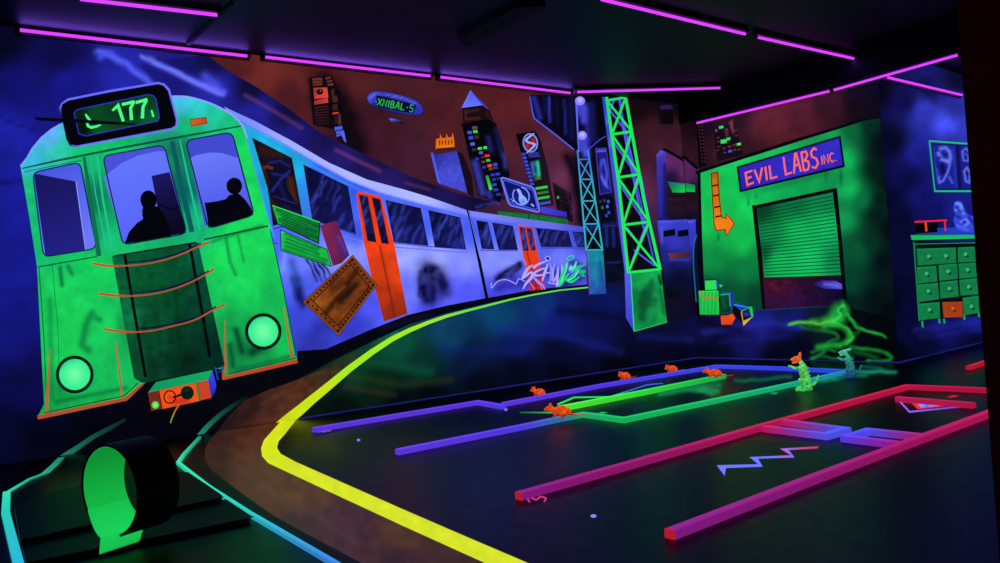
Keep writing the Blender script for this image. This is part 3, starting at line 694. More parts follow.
wind([(185.6, 140.5), (232, 132), (254.5, 215), (208.3, 228.8)], (66, 74, 210), [], exr)
# headlights
for c, r1, r2 in (((74.7, 374.5), 19, 15.6), ((263.3, 331.5), 18.4, 15)):
    h = Art(lay=9).disc(c, r1, r1, strokes((5, 20, 22), [([(c[0] - 16, c[1] + 4), (c[0] - 10, c[1] + 13)], 2, (10, 70, 60), .7)]), rings=4).obj('headlight', T)
    Art(lay=10).disc(c, r2, r2, strokes((40, 235, 140), [([(c[0], c[1])], 11, (124, 255, 170), .9), ([(c[0] - 13, c[1] - 7), (c[0] - 8, c[1] - 13), (c[0], c[1] - 15)], 2, (30, 190, 150), .7)]), n=36).obj('lens', h)
    tag(h.children[0], None)
# orange chains hung across the door
CH = [[(93, 263.4), (108, 265.8), (124, 265.8), (140, 264.6), (156, 262), (171, 258), (185, 252.7), (198, 246.5), (210, 242)],
      [(98.5, 293.6), (115, 295.6), (131.5, 296), (150, 294.4), (167, 291), (182, 286), (195.5, 280), (206, 274), (214, 269)],
      [(104, 329), (120, 331.5), (137, 332), (154, 330.4), (170.6, 326.6), (186, 323), (199, 318), (213, 310), (225, 304.5)]]
for c in CH:
    a = Art(lay=10).line([(x + 3, y - 3.4) for x, y in c[2:-1]], 1.6, (14, 14, 70), sm=3)  # navy line is the chain's shadow, painted into the mural
    a.line(c, [2.2, 2.2, 1.6, 1.4, 1.4, 1.4, 1.6, 1.8, 2.4], strokes((176, 84, 44), [(c[:2], 8, (220, 70, 30), .7)]), sm=3)
    a.obj('chain', T)
for pts, w in (([(50, 349), (48, 380), (46.5, 413)], [1, 2, 3]), ([(115.5, 341), (119, 368), (122, 397)], [1, 1.6, 2]), ([(225, 320), (225, 345), (226, 374)], [1, 1.8, 2.6]), ([(284, 307), (288, 334), (292, 358.5)], [1, 1.8, 2.6])):
    Art(lay=10).line(pts, w, (186, 92, 60)).obj('corner_strip', T)
bc = strokes((182, 74, 44), [([(60, 412), (100, 404)], 6, (160, 96, 60), .5), ([(250, 371), (290, 362)], 8, (196, 60, 34), .6)])
Art(lay=10).line([(37.5, 417.5), (126, 399), (142.5, 384)], [4.2, 3.6, 2.6], bc).line([(44, 413), (124, 396), (138, 383)], 1.0, (20, 60, 40)).obj('bumper', T)
Art(lay=10).line([(222.5, 378.5), (260, 370), (297.5, 361)], [3.4, 3.6, 3.8], bc).line([(223, 379), (223, 371)], 2, bc).line([(229, 374), (296, 358)], .9, (24, 60, 40)).obj('bumper', T)
Art(lay=9).poly([(190, 119.5), (206, 117.3), (207.2, 123.4), (191.2, 126.2)], grad((190, 120), (226, 96, 34), (207, 124), (200, 66, 24)), 2).line([(190, 119.5), (206, 117.3), (207.2, 123.4), (191.2, 126.2)], .7, (90, 30, 12), closed=True).obj('marker_lamp', T)
# destination sign
sg = [(60, 108), (62, 103.5), (68, 99.5), (110, 91), (158, 83), (164, 84.5), (169, 90), (177, 120), (176.2, 126), (172, 128.8), (77, 146.5), (70, 145), (66.5, 139)]
S = Art(lay=10).poly(sg, (5, 5, 12)).line(sg, [2.2, 1.2, 2.4, 2.4, 2.0, 2.4, 2.2, 1.6, 2.0, 1.8, 2.0, .6, .6], strokes((108, 112, 255), [([(60, 115), (68, 145)], 6, (20, 20, 70), .9), ([(80, 97), (150, 84)], 7, (96, 104, 255), .6)]), closed=True).obj('destination_sign', T)
sc = [(74, 113), (77, 109.5), (148, 94.5), (153, 95.5), (156, 99), (159.5, 117), (158, 121), (86, 136), (79, 134)]
Art(lay=11).poly(sc, strokes(idw([(80, 115, (4, 36, 22)), (95, 112, (10, 76, 34)), (110, 108, (8, 60, 32)), (100, 132, (14, 86, 46)), (130, 126, (10, 70, 38)), (150, 120, (10, 90, 48)), (150, 98, (8, 60, 34)), (128, 112, (4, 44, 22)), (84, 128, (3, 20, 14))], 3), []), 1.8).line(sc, .9, (44, 52, 190), closed=True).obj('screen', S)
tx = (72, 255, 136); a = Art(lay=12)
a.line([(85.4, 114), (88, 118), (91, 121)], [1.6, 2.6, 1.6], tx).line([(87, 122.6), (88, 126), (91, 127.4)], 2.6, tx).line([(90, 127.6), (96, 126.6), (101, 124.8)], [2.8, 2.4, 1.2], tx)
a.line([(112.3, 110.6), (118, 105.4), (123.4, 121.4)], [2, 3.2, 3], tx)
a.line([(121.8, 104.6), (134.5, 101.6)], 3, tx).line([(133.8, 102), (130.6, 108), (131.6, 120)], [3, 3, 3.4], tx)
a.line([(135.6, 102.6), (147.4, 99.4)], 3, tx).line([(146.6, 100), (143, 107), (142.4, 118.4)], [3, 3, 3.4], tx)
a.line([(151.4, 110), (153.4, 116.8)], [1.6, 2.4], tx)
a.obj('route_number', S)
Art(lay=13).poly([(34, 117.2), (60, 118.4), (100, 120.6), (138, 123.8), (134, 125), (95, 123.8), (60, 121.4), (37, 120.4)], (4, 5, 16)).obj('pointer', S)
# coupler
C = wall_thing('coupler_box', 'orange coupler box with green top hanging under the tram front', 'coupler', (170, 418))
Art(lay=9).poly([(148, 392.5), (156, 382), (212.5, 370), (208, 380)], grad((150, 392), (14, 150, 92), (210, 372), (20, 170, 100)), 2).obj('top', C)
Art(lay=9).poly([(208, 380), (212.5, 370.5), (216.4, 385), (215, 392), (211.4, 398)], grad((210, 372), (60, 80, 230), (214, 397), (30, 40, 180)), 2).obj('side', C)
f_ = Art(lay=9).poly([(148, 392.5), (208, 380), (211.4, 398), (151.5, 411)], (150, 46, 24))
f_.poly([(159, 390.6), (195.5, 383), (199.4, 401), (162.4, 409)], strokes((238, 84, 22), [([(176, 402), (186, 400)], 4, (190, 40, 26), .8)])).poly([(195.5, 382.8), (197.4, 382.4), (200.8, 400.6), (199, 401)], (24, 120, 60)).poly([(197.6, 382.4), (208, 380), (211.2, 397.6), (201, 400.4)], (200, 66, 34)).poly([(148.4, 393), (158.2, 391), (161.4, 409), (152, 411)], (112, 40, 34)).line([(158.8, 390.6), (162.2, 409)], .8, (20, 8, 8))
FR = f_.obj('face', C)
Art(lay=10).ring((169.8, 397), 5.8, 6.2, 1.3, (50, 10, 10)).disc((169.8, 397.4), 3, 2.4, (226, 66, 16)).line([(173, 397.6), (184, 393.6)], 2.2, (10, 12, 14)).disc((187.2, 392.8), 6.6, 6.8, strokes((4, 26, 22), [([(187, 390)], 3, (10, 60, 44), .7)])).line([(184, 394), (190, 391.6)], 1, (3, 12, 12)).obj('hose_joint', C)
Art(lay=10).disc((155.4, 405), 3.7, 3.7, strokes((60, 200, 70), [([(155.4, 405)], 2.6, (150, 255, 120), .95)])).obj('lamp', C)
Art(lay=10).line([(179.5, 404), (175, 411), (172, 418), (170.5, 423)], [1.6, 1.4, 1.4, 1], grad((178, 405), (226, 84, 24), (171, 422), (110, 170, 40))).obj('cable', C)
Art(lay=10).line([(215, 367), (216.6, 374), (218, 380)], 1.6, (40, 50, 190)).line([(223.5, 365), (222, 370), (217, 372.6)], 1.4, (34, 42, 160), sm=3).obj('hook', C)

# ------------------------------------------------------------------ wreckage on the tram's side
lines = lambda sd, q, n, c, w: [([tuple(quad(q)(random.Random(sd + i).uniform(0, .2), (i + .5) / n)), tuple(quad(q)(random.Random(sd - i).uniform(.7, 1), (i + .5) / n))], w, c, .75) for i in range(n)]
t = wall_thing('wreck_panel', 'upper green torn slatted panel painted over the tram side', 'panel', (298, 236))
q = [(272.5, 205.5), (320, 222.5), (318.5, 243.5), (278, 224)]
a = Art(lay=14).poly(q, strokes(grad(q[0], (26, 190, 70), q[2], (12, 110, 50)), lines(3, q, 7, (5, 50, 26), .7), noise=.2), 1.4); a.line([q[0], q[1]], 1, (50, 230, 90)).line([q[3], q[2], q[1]], 1, (3, 20, 14)).obj('slats', t)
t = wall_thing('wreck_panel', 'lower green torn slatted panel painted over the tram side', 'panel', (300, 255))
q = [(280.5, 230), (327, 249.5), (331.5, 266.5), (281, 250.5)]
a = Art(lay=14).poly(q, strokes(grad(q[0], (30, 210, 80), q[3], (24, 190, 74)), lines(9, q, 5, (5, 60, 28), .9), noise=.15), 1.4); a.line(q, .8, (4, 30, 18), closed=True).obj('slats', t)
t = wall_thing('wreck_panel', 'maroon bent panel painted between the green slats and the tram door', 'panel', (340, 266))
q = [(320, 225.5), (336, 220.7), (341, 232), (349.5, 255), (342, 263), (333, 266)]
Art(lay=13).poly(q, strokes(idw([(325, 226, (130, 36, 74)), (338, 226, (104, 28, 80)), (345, 250, (74, 30, 120)), (332, 250, (120, 36, 80)), (340, 262, (96, 30, 70))], 3), [([(338, 236), (346, 252)], 1.4, (90, 70, 190), .6)]), 1.6).obj('sheet', t)
soft('shadow_stripes', (303, 255, 336, 288), [([(308, 259), (318, 280)], 1.4, (8, 10, 48), .9), ([(313, 260), (323, 280)], 1.3, (8, 10, 48), .9), ([(318, 262), (327, 278)], 1.2, (8, 10, 48), .9), ([(323, 265), (331, 275)], 1.2, (8, 10, 48), .9)], lay=12, parent=t, step=1.2)  # striped shadow painted in below the slats
t = wall_thing('patch_board', 'brown riveted board painted leaning across the tram side', 'board', (338, 334))
q = [(352.7, 256.5), (375.9, 285), (338.5, 334.5), (304, 302)]
m_ = quad(q)
a = Art(lay=15).poly(q, strokes(idw([(350, 268, (120, 58, 22)), (365, 285, (112, 52, 20)), (330, 310, (124, 62, 20)), (318, 300, (140, 76, 24)), (340, 290, (84, 38, 16)), (340, 325, (110, 54, 20))], 3), [([m_(.35, .1), m_(.5, .9)], 3, (40, 18, 10), .75), ([m_(.6, .25), m_(.55, .6)], 3.5, (26, 12, 10), .8), ([m_(.4, .4), m_(.35, .75)], 2, (150, 80, 26), .6), ([m_(.7, .2), m_(.7, .8)], 2, (120, 60, 22), .5)], noise=.3, nsc=4), 1.4)
a.line(q, 2.4, (52, 24, 12), closed=True).line([m_(.12, .1), m_(.88, .1), m_(.88, .9), m_(.12, .9)], 1.0, (40, 18, 10), closed=True).line(q, .8, (170, 92, 34), closed=True)
a.obj('board', t); a = Art(lay=16)
for i in range(15):
    for x, y in ((.06, (i + .5) / 15), (.94, (i + .5) / 15)):
        a.disc(m_(x, y), 1.1, 1.1, (26, 12, 8), n=8)
for i in range(8):
    for x, y in (((i + .5) / 8, .05), ((i + .5) / 8, .95)): a.disc(m_(x, y), 1.1, 1.1, (26, 12, 8), n=8)
a.obj('rivet', t); tag(t.children[-1], kind='stuff')

# ------------------------------------------------------------------ graffiti
gx = lambda x, y: (480 + x / 8.04, 240 + y / 8.04)
t = wall_thing('graffiti', 'white and green graffiti tag sprayed over the far tram door', 'graffiti', (545, 288))
wh = (176, 168, 255); a = Art(lay=8)
def gs(pts, w, c, art, sm=4): art.line([gx(*p) for p in pts], w, c, sm=sm)
soft('spray_shadow', (518, 250, 588, 292), [([(524, 282), (545, 270), (560, 278)], 5, (40, 30, 130), .8), ([(560, 284), (584, 276)], 5, (16, 20, 90), .8), ([(572, 262), (586, 268)], 4, (10, 30, 90), .7)], lay=7, parent=t, step=1.4)
gs([(90, 345), (95, 385), (140, 335), (200, 318), (255, 335), (290, 352), (312, 312), (362, 332)], .9, wh, a)
gs([(250, 150), (262, 190), (300, 165), (352, 160), (372, 200)], .8, (140, 140, 255), a)
gs([(424, 200), (380, 235), (348, 300), (395, 268), (420, 262), (415, 300), (370, 350), (345, 395)], [1, 2.6, 3, 2, 2, 3, 2.4, 1], wh, a)
gs([(545, 165), (470, 195), (428, 225)], [1, 2.2, 2.4], wh, a); gs([(520, 225), (450, 255), (440, 285), (505, 280)], [1.4, 2.2, 2.4, 1.6], wh, a); gs([(430, 300), (470, 340), (500, 360), (522, 398)], [2, 2.8, 2, 1], (150, 140, 250), a)
gs([(545, 190), (525, 250), (500, 330)], [1, 3, 1.4], wh, a); gs([(560, 180), (572, 240), (565, 330), (540, 345)], [1, 3, 2.6, 1.4], (130, 130, 250), a); gs([(505, 270), (560, 262)], 1.4, wh, a)
gs([(600, 190), (585, 260), (592, 330), (622, 270), (628, 215)], [1, 2.4, 2.6, 2, 1.2], (150, 150, 255), a); gs([(628, 215), (625, 290), (618, 365), (655, 290), (660, 200)], [1, 2.2, 2.2, 2, 1.4], wh, a)
gs([(560, 350), (600, 352), (640, 372)], [.8, 1.2, .8], wh, a); gs([(400, 340), (440, 395)], .8, (200, 120, 220), a); gs([(480, 345), (500, 400)], .7, (190, 120, 230), a)
a.ring(gx(545, 148), 2.6, 1.9, .8, wh, rot=20); a.disc(gx(545, 148), 1.9, 1.3, (30, 26, 110), rot=20)
a.obj('white_letters', t)
gr = (24, 220, 120); g2 = (90, 240, 190); a = Art(lay=9)
gs([(705, 175), (672, 250), (645, 355), (690, 300), (715, 270)], [1.2, 3, 3.6, 2.4, 1], gr, a)
gs([(735, 205), (725, 235), (760, 215), (775, 170)], [1.4, 2.4, 2.2, 1], g2, a); gs([(730, 260), (800, 215), (770, 270), (720, 310), (700, 325), (740, 335), (800, 295)], [1.2, 2.6, 2.8, 2.4, 2.4, 2.4, 1.2], gr, a)
gs([(845, 195), (800, 225), (790, 260), (838, 250), (820, 285), (850, 290)], [1.2, 2.4, 2.4, 2.2, 2.2, 1.2], (20, 190, 110), a); gs([(650, 340), (690, 250), (700, 190)], .7, (160, 255, 210), a); gs([(705, 325), (760, 300), (790, 240)], .6, (160, 255, 210), a)
a.ring(gx(727, 145), 3.4, 1.9, 1.1, gr, rot=-25)
gs([(765, 330), (790, 335)], .8, (14, 110, 60), a); gs([(835, 335), (855, 330)], 1.2, (14, 110, 60), a)
a.obj('green_letters', t)
# ================================================================== painted city behind the tram
def winq(art, m, x0, y0, x1, y1, c): art.poly([m(x0, y0), m(x1, y0), m(x1, y1), m(x0, y1)], c)
# dark red tower
t = wall_thing('skyscraper', 'dark tower with red lit panels and a red eye poster painted above the tram roof', 'skyscraper', (345, 148), group='painted city towers')
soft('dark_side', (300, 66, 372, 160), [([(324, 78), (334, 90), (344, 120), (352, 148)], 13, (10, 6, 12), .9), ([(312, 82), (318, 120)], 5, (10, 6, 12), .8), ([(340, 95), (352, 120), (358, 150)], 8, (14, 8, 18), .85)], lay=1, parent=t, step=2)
z1 = lambda x, y: (300 + x / 6.63, 65 + y / 6.63)
Art(lay=2).poly([z1(60, 80), z1(210, 70), z1(262, 170), z1(300, 380), z1(330, 520), z1(250, 430), z1(88, 398)], strokes((14, 8, 12), [([z1(120, 340), z1(160, 380)], 6, (30, 16, 22), .5)], noise=.3, nsc=4), 2).obj('facade', t)
for i, (x0, y0, x1, y1) in enumerate([(78, 88, 146, 104), (82, 108, 148, 122), (84, 126, 146, 138), (168, 82, 204, 96), (176, 104, 214, 116), (182, 124, 220, 140)]):
    Art(lay=3).poly([z1(x0, y0), z1(x1, y0 - 5), z1(x1 + 2, y1 - 5), z1(x0 + 2, y1)], (104, 44, 40)).obj('window', t)
a = Art(lay=3).poly([z1(88, 152), z1(180, 148), z1(188, 214), z1(96, 226)], strokes(grad(z1(90, 150), (180, 50, 50), z1(180, 220), (226, 72, 66)), [([z1(104, 168), z1(112, 190)], 1.6, (90, 30, 30), .5)]), 1.3)
a.disc(z1(132, 178), 3.2, 2.8, (16, 6, 10)).line([z1(112, 178), z1(126, 162), z1(150, 166)], 1.2, (24, 8, 12)).disc(z1(136, 172), .8, .7, (200, 80, 70), n=8).obj('poster', t)
Art(lay=3).poly([z1(96, 236), z1(184, 216), z1(188, 250), z1(92, 264)], grad(z1(95, 240), (150, 44, 46), z1(185, 250), (200, 62, 58))).obj('red_panel', t)
for i in range(7): Art(lay=3).line([z1(96 + i, 284 + i * 18), z1(188 + i, 274 + i * 18)], 1.0, (74 - 5 * i, 32 - 2 * i, 38)).obj('louvre', t)
for (x, y, w_, h, c) in ((204, 160, 22, 40, (64, 30, 34)), (212, 205, 34, 40, (70, 34, 36)), (214, 262, 32, 36, (58, 30, 32)), (228, 340, 20, 50, (44, 24, 30)), (252, 330, 18, 66, (80, 44, 50))):
    Art(lay=3).poly([z1(x, y), z1(x + w_, y - 4), z1(x + w_ + 4, y + h), z1(x + 4, y + h + 4)], c).obj('window', t)
Art(lay=4).poly([z1(214, 316), z1(256, 310), z1(258, 322), z1(216, 328)], (206, 52, 46)).obj('red_panel', t)
a = Art(lay=3)
for (x, y, w_, h) in ((228, 412, 52, 22), (238, 440, 52, 18), (240, 462, 30, 14)): Art(lay=4).poly([z1(x, y), z1(x + w_, y - 8), z1(x + w_ + 3, y + h - 8), z1(x + 3, y + h)], (76, 92, 230)).obj('window', t)
Art(lay=4).poly([z1(270, 452), z1(292, 440), z1(308, 518), z1(290, 500)], (84, 104, 236)).obj('window', t)

# airship
t = wall_thing('airship', 'blue hovering airship sign with green lettering painted in the red sky', 'airship', (397, 123))
ax = lambda x, y: (395 + x * math.cos(.20) - y * math.sin(.20), 103.5 + x * math.sin(.20) + y * math.cos(.20))
pill = [ax(-29, 0), ax(-27, -5), ax(-22, -8.5), ax(-12, -10), ax(8, -9.5), ax(20, -7.5), ax(27, -3), ax(29.5, 2), ax(27, 6), ax(18, 8.5), ax(0, 9.5), ax(-18, 8), ax(-26, 5)]
a = Art(lay=1).poly(pill, strokes(idw([(ax(-25, -3)[0], ax(-25, -3)[1], (70, 84, 226)), (*ax(0, -8), (70, 76, 216)), (*ax(22, -5), (62, 66, 200)), (*ax(0, 0), (16, 18, 80)), (*ax(-15, 3), (20, 22, 96)), (*ax(20, 2), (40, 42, 160)), (*ax(0, 8), (34, 34, 130)), (*ax(26, 4), (46, 46, 170))], 3), [([ax(-26, 0), ax(-22, -5), ax(-12, -7), ax(8, -6.5), ax(20, -4)], .8, (110, 120, 250), .7)]), 1.6)
a.line(pill, .7, (20, 16, 60), closed=True).obj('hull', t)
a = Art(lay=2); m_ = lambda x, y: ax(-18 + 38 * x, -3.5 + 8 * y + 1)
a.poly([ax(-20, -4.5), ax(21, -3), ax(20, 6.5), ax(-17, 6.5)], (6, 10, 40)); letters(a, 'XNIBAL-5', m_, 0.02, .98, .06, .94, 1.1, strokes((44, 180, 84), [([ax(18, 2)], 5, (60, 110, 160), .6)]), gap=.3, widths={'I': .3, '-': .6})
a.disc(ax(-19, 2), .7, .7, (60, 170, 80), n=8).obj('lettering', t)
Art(lay=1).poly([(389, 119), (391, 118.2), (402, 120.6), (404, 122.4), (402.6, 123.8), (391, 121.6)], grad((395, 118), (96, 110, 240), (396, 124), (6, 6, 20)), 1.5).obj('gondola', t)

# short blue tower with an orange crown
t = wall_thing('skyscraper', 'short blue tower with orange crown sign painted behind the tram roof', 'skyscraper', (455, 192), group='painted city towers')
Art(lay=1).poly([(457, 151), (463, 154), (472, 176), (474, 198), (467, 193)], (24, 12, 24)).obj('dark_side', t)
Art(lay=2).poly([(434, 155), (457, 151), (467.4, 193), (440.5, 184)], strokes(idw([(436, 156, (44, 50, 160)), (456, 153, (56, 60, 180)), (450, 175, (72, 82, 214)), (464, 190, (66, 72, 200)), (442, 182, (64, 72, 206))], 3), [], noise=.25, nsc=2), 2).obj('facade', t)
Art(lay=2).poly([(430.6, 153), (433.2, 152.6), (440.6, 184.4), (437.6, 182)], grad((431, 153), (72, 86, 226), (438, 183), (84, 96, 236))).obj('edge', t)
a = Art(lay=2).poly([(435.6, 149), (436, 139), (440, 138), (440, 133.6), (442, 138), (446, 137.6), (446.6, 133), (448, 137.4), (451.6, 137), (452.6, 132.6), (454, 138), (454.6, 148)], strokes((220, 104, 16), [([(440, 146), (452, 145)], 3, (240, 130, 20), .7)]), 1.6)
a.line([(437, 149.4), (455, 148)], 2, (60, 24, 8)).line([(439.5, 140.6), (439.8, 145.4)], 1.1, (96, 40, 8)).line([(442.4, 141), (442.6, 145)], 1.3, (110, 46, 8)).line([(445.4, 140.4), (446, 145)], 1.1, (96, 40, 8)).line([(448.4, 140.6), (449, 144.8)], 1.3, (110, 46, 8)).line([(451.6, 140), (452, 144.4)], 1.1, (96, 40, 8)).obj('crown_sign', t)

# tall tower with pyramid top
t = wall_thing('skyscraper', 'tall black tower with blue pyramid top and coloured windows painted on the long wall', 'skyscraper', (485, 200), group='painted city towers')
z3 = lambda x, y: (440 + x / 4.69, 80 + y / 4.69)
Art(lay=1).poly([(461.5, 123.5), (488, 118.6), (496, 123.5), (503, 145), (510, 176), (505, 182), (500, 203), (478, 196)], strokes((5, 5, 12), [([z3(265, 230), z3(290, 340)], 3, (40, 34, 120), .6), ([z3(300, 350), z3(310, 410)], 2.4, (66, 72, 210), .7), ([z3(225, 270), z3(240, 330)], 2.5, (40, 46, 160), .7), ([z3(165, 390), z3(200, 530)], 4, (70, 74, 210), .75), ([z3(150, 380), z3(170, 430)], 2, (40, 44, 150), .6), ([z3(320, 390), z3(330, 450)], 2, (20, 14, 30), .7), ([z3(230, 530), z3(240, 560)], 3, (60, 70, 210), .7)]), 2).obj('facade', t)
Art(lay=2).poly([(461.7, 108), (482, 105), (489, 110), (494, 121.5), (488, 118.5), (463.5, 122.8)], strokes((24, 10, 14), [([(466, 112), (478, 110)], 1.5, (90, 44, 44), .6), ([(468, 119), (479, 118)], 1.5, (100, 50, 48), .6), ([(486, 112), (489, 118)], 1.5, (60, 30, 30), .6), ([(465, 111), (466, 120)], 1, (100, 46, 44), .6)]), 1.5).obj('crown_block', t)
a = Art(lay=3).poly([(470.4, 90), (461.5, 108), (482.2, 105.2)], strokes(grad((470, 92), (84, 92, 230), (470, 108), (100, 120, 255)), [([(470, 91), (464, 106)], 1, (120, 130, 255), .5)]), 1.6).poly([(470.4, 90), (482.2, 105.2), (489, 109.5)], grad((472, 92), (40, 40, 150), (487, 108), (70, 76, 220))); a.obj('pyramid', t)
for (x, y, w_, h, c) in ((150, 218, 24, 14, (110, 64, 100)), (128, 240, 20, 14, (66, 84, 220)), (155, 237, 20, 12, (50, 230, 80)), (134, 264, 20, 16, (60, 70, 210)), (160, 262, 22, 14, (60, 40, 44)), (142, 294, 20, 14, (84, 96, 230)), (150, 322, 18, 12, (70, 40, 44)), (176, 316, 20, 12, (50, 226, 80)), (203, 312, 16, 12, (60, 236, 90)), (182, 336, 18, 12, (90, 90, 210)), (192, 358, 16, 10, (90, 36, 44)), (209, 350, 22, 12, (226, 50, 44)), (165, 366, 16, 10, (50, 56, 180)), (216, 372, 18, 12, (40, 200, 80)), (194, 380, 16, 10, (110, 60, 50)), (222, 396, 20, 14, (200, 90, 30)), (198, 404, 16, 12, (44, 50, 170)), (248, 390, 20, 14, (60, 70, 214)), (228, 414, 18, 10, (130, 64, 40)), (250, 408, 20, 10, (50, 60, 190)), (236, 440, 20, 12, (50, 56, 190)), (260, 436, 20, 12, (56, 62, 200)), (244, 462, 16, 12, (46, 54, 180)), (266, 458, 20, 10, (40, 44, 150)), (244, 486, 20, 12, (56, 66, 210)), (250, 510, 22, 12, (50, 56, 190)), (262, 532, 22, 12, (50, 56, 190))):
    Art(lay=3).poly([z3(x, y), z3(x + w_, y - 2), z3(x + w_ + 2, y + h - 2), z3(x + 2, y + h)], c).obj('window', t)
Art(lay=3).poly([z3(213, 450), z3(226, 446), z3(246, 512), z3(232, 518)], grad(z3(215, 450), (40, 150, 50), z3(238, 515), (60, 236, 70))).obj('window', t)

# tower with the S emblem
t = wall_thing('skyscraper', 'dark tower with a round red emblem crossed by a pale S', 'skyscraper', (545, 204), group='painted city towers')
z4 = lambda x, y: (410 + x / 4.02, 70 + y / 4.02)
Art(lay=1).poly([(515.7, 134), (535.6, 131), (541, 142), (547, 165), (554, 205), (540, 207), (530, 185)], strokes(grad((520, 140), (8, 6, 12), (550, 200), (30, 16, 26)), [([(541, 150), (550, 200)], 4, (44, 22, 36), .6)]), 2).obj('facade', t)
a = Art(lay=2).disc(z4(484, 293), 7, 8.6, strokes((40, 12, 30), [([z4(474, 296), z4(470, 310)], 3, (200, 40, 40), .9), ([z4(494, 280), z4(498, 296)], 2.6, (200, 44, 46), .9)]), rot=-8)
a.ring(z4(484, 293), 7, 9, 1.3, (120, 150, 250), rot=-8)
a.line([z4(500, 254), z4(484, 266), z4(466, 282), z4(482, 293), z4(502, 300), z4(486, 318), z4(468, 334)], [.8, 2, 2.2, 1.8, 2.2, 2, .8], (150, 170, 255), sm=3).obj('emblem', t)
for i in range(9): Art(lay=2).poly([z4(448 + i * 4.3, 334 + i * 15), z4(462 + i * 4.3, 332 + i * 15), z4(466 + i * 4.3, 342 + i * 15), z4(450 + i * 4.3, 344 + i * 15)], (54 + i % 3 * 8, 66 + i % 2 * 12, 210)).obj('window', t)
for i in range(3): Art(lay=2).line([z4(472 + 3 * i, 336 + i * 7), z4(516 + 3 * i, 332 + i * 7)], .9, (60, 66, 190)).obj('window', t)
a = Art(lay=2).poly([z4(480, 368), z4(520, 360), z4(528, 428), z4(494, 438)], strokes((20, 40, 60), [([z4(492, 376), z4(500, 420)], 2, (60, 120, 230), .8), ([z4(512, 372), z4(518, 420)], 2.2, (40, 220, 150), .9), ([z4(504, 392), z4(506, 408)], 1.2, (10, 30, 30), .7)]), 1.2).obj('lit_panel', t)
Art(lay=2).poly([z4(496, 424), z4(524, 420), z4(528, 440), z4(502, 444)], strokes((30, 110, 40), [([z4(516, 428)], 1.4, (240, 120, 40), .9)]), 1).obj('lit_panel', t)
for y, c in ((466, (40, 210, 70)), (486, (30, 120, 60)), (506, (40, 190, 70)), (528, (60, 80, 200))):
    Art(lay=2).poly([z4(504 + (y - 466) * .22, y + 6), z4(552 + (y - 466) * .2, y - 2), z4(554 + (y - 466) * .2, y + 8), z4(506 + (y - 466) * .22, y + 16)], strokes(c, [([z4(520, 490)], 2, (200, 60, 40), .8)]), 1.2).obj('lit_panel', t)

# low dark building by the small pylon
t = wall_thing('building', 'low dark shed roofed building painted left of the small lattice tower', 'building', (566, 216))
Art(lay=1).poly([(552.5, 182), (571, 193), (573, 222), (558, 218)], strokes((16, 9, 18), [([(554, 184), (570, 194)], 1.2, (60, 30, 46), .7), ([(560, 192), (562, 212)], 1.2, (40, 22, 36), .6)]), 1.6).obj('wall', t)
Art(lay=2).disc((558, 197.4), 1.1, 1.4, (40, 200, 70), n=10).obj('lamp', t)
for i in range(3): Art(lay=2).line([(556, 190 + 4 * i), (571, 197 + 4 * i)], .6, (44, 26, 40)).obj('rail', t)

# station ledge
t = wall_thing('station_ledge', 'green edged blue ledge painted above the far tram roof', 'ledge', (535, 222))
Art(lay=2).poly([(541, 206.5), (566.5, 212), (567, 217), (541, 213)], grad((541, 208), (66, 68, 220), (566, 214), (50, 44, 190))).obj('blue_beam', t)
Art(lay=2).poly([(497, 211), (541, 215.5), (568, 219.5), (568, 224), (541, 221.5), (500, 216)], strokes((14, 104, 44), [([(500, 213), (560, 221)], 1.2, (20, 140, 60), .5)]), 2).obj('green_edge', t)
Art(lay=3).line([(509, 205), (541, 213.6), (567, 218.4)], 1.6, (60, 30, 90)).line([(529, 214), (528, 220)], .8, (8, 20, 20)).line([(538, 215), (539, 220)], .8, (8, 20, 20)).obj('rim', t)

# billboard
t = wall_thing('billboard', 'tilted blue billboard with a white creature in a ring, violet border', 'sign', (524, 214))
bq = [(500.5, 176.8), (534, 187.6), (540.2, 212.6), (509, 205)]
soft('strut', (474, 186, 512, 214), [([(480, 208), (496, 198), (506, 196)], 1.6, (8, 8, 30), .9), ([(476, 206), (500, 204)], 1.4, (60, 60, 190), .5)], lay=4, parent=t, step=1.5)
q2 = rounded(bq, 4)
Art(lay=5).poly(q2, strokes((16, 20, 96), [([(520, 196)], 9, (24, 34, 150), .7)]), 2).line(q2, 1.5, (112, 128, 255), closed=True).line(rounded([(502.6, 179.8), (533, 189.8), (538, 210), (510.2, 203)], 3), .8, (84, 96, 240), closed=True).obj('board', t)
a = Art(lay=6).ring((521, 196), 8, 9, 1.3, (120, 150, 255), rot=-25, a0=-60, a1=250)
a.poly(smooth([(519.6, 189.4), (521, 191.4), (522.6, 195), (526, 198), (527, 202), (524, 204.6), (520.4, 203.6), (518.6, 199), (519, 195), (517.6, 192), (516.6, 189.6), (518, 188.6)], 3), strokes((150, 176, 255), [([(523, 202)], 3, (80, 130, 230), .7)]), 1.2)
a.disc((513.4, 201), 1.6, 1.1, (130, 150, 255), n=12).line([(531, 204), (534, 206.4)], 1.6, (150, 170, 255)).line([(512, 199.6), (510.6, 198.6)], .8, (130, 150, 255)).obj('creature', t)

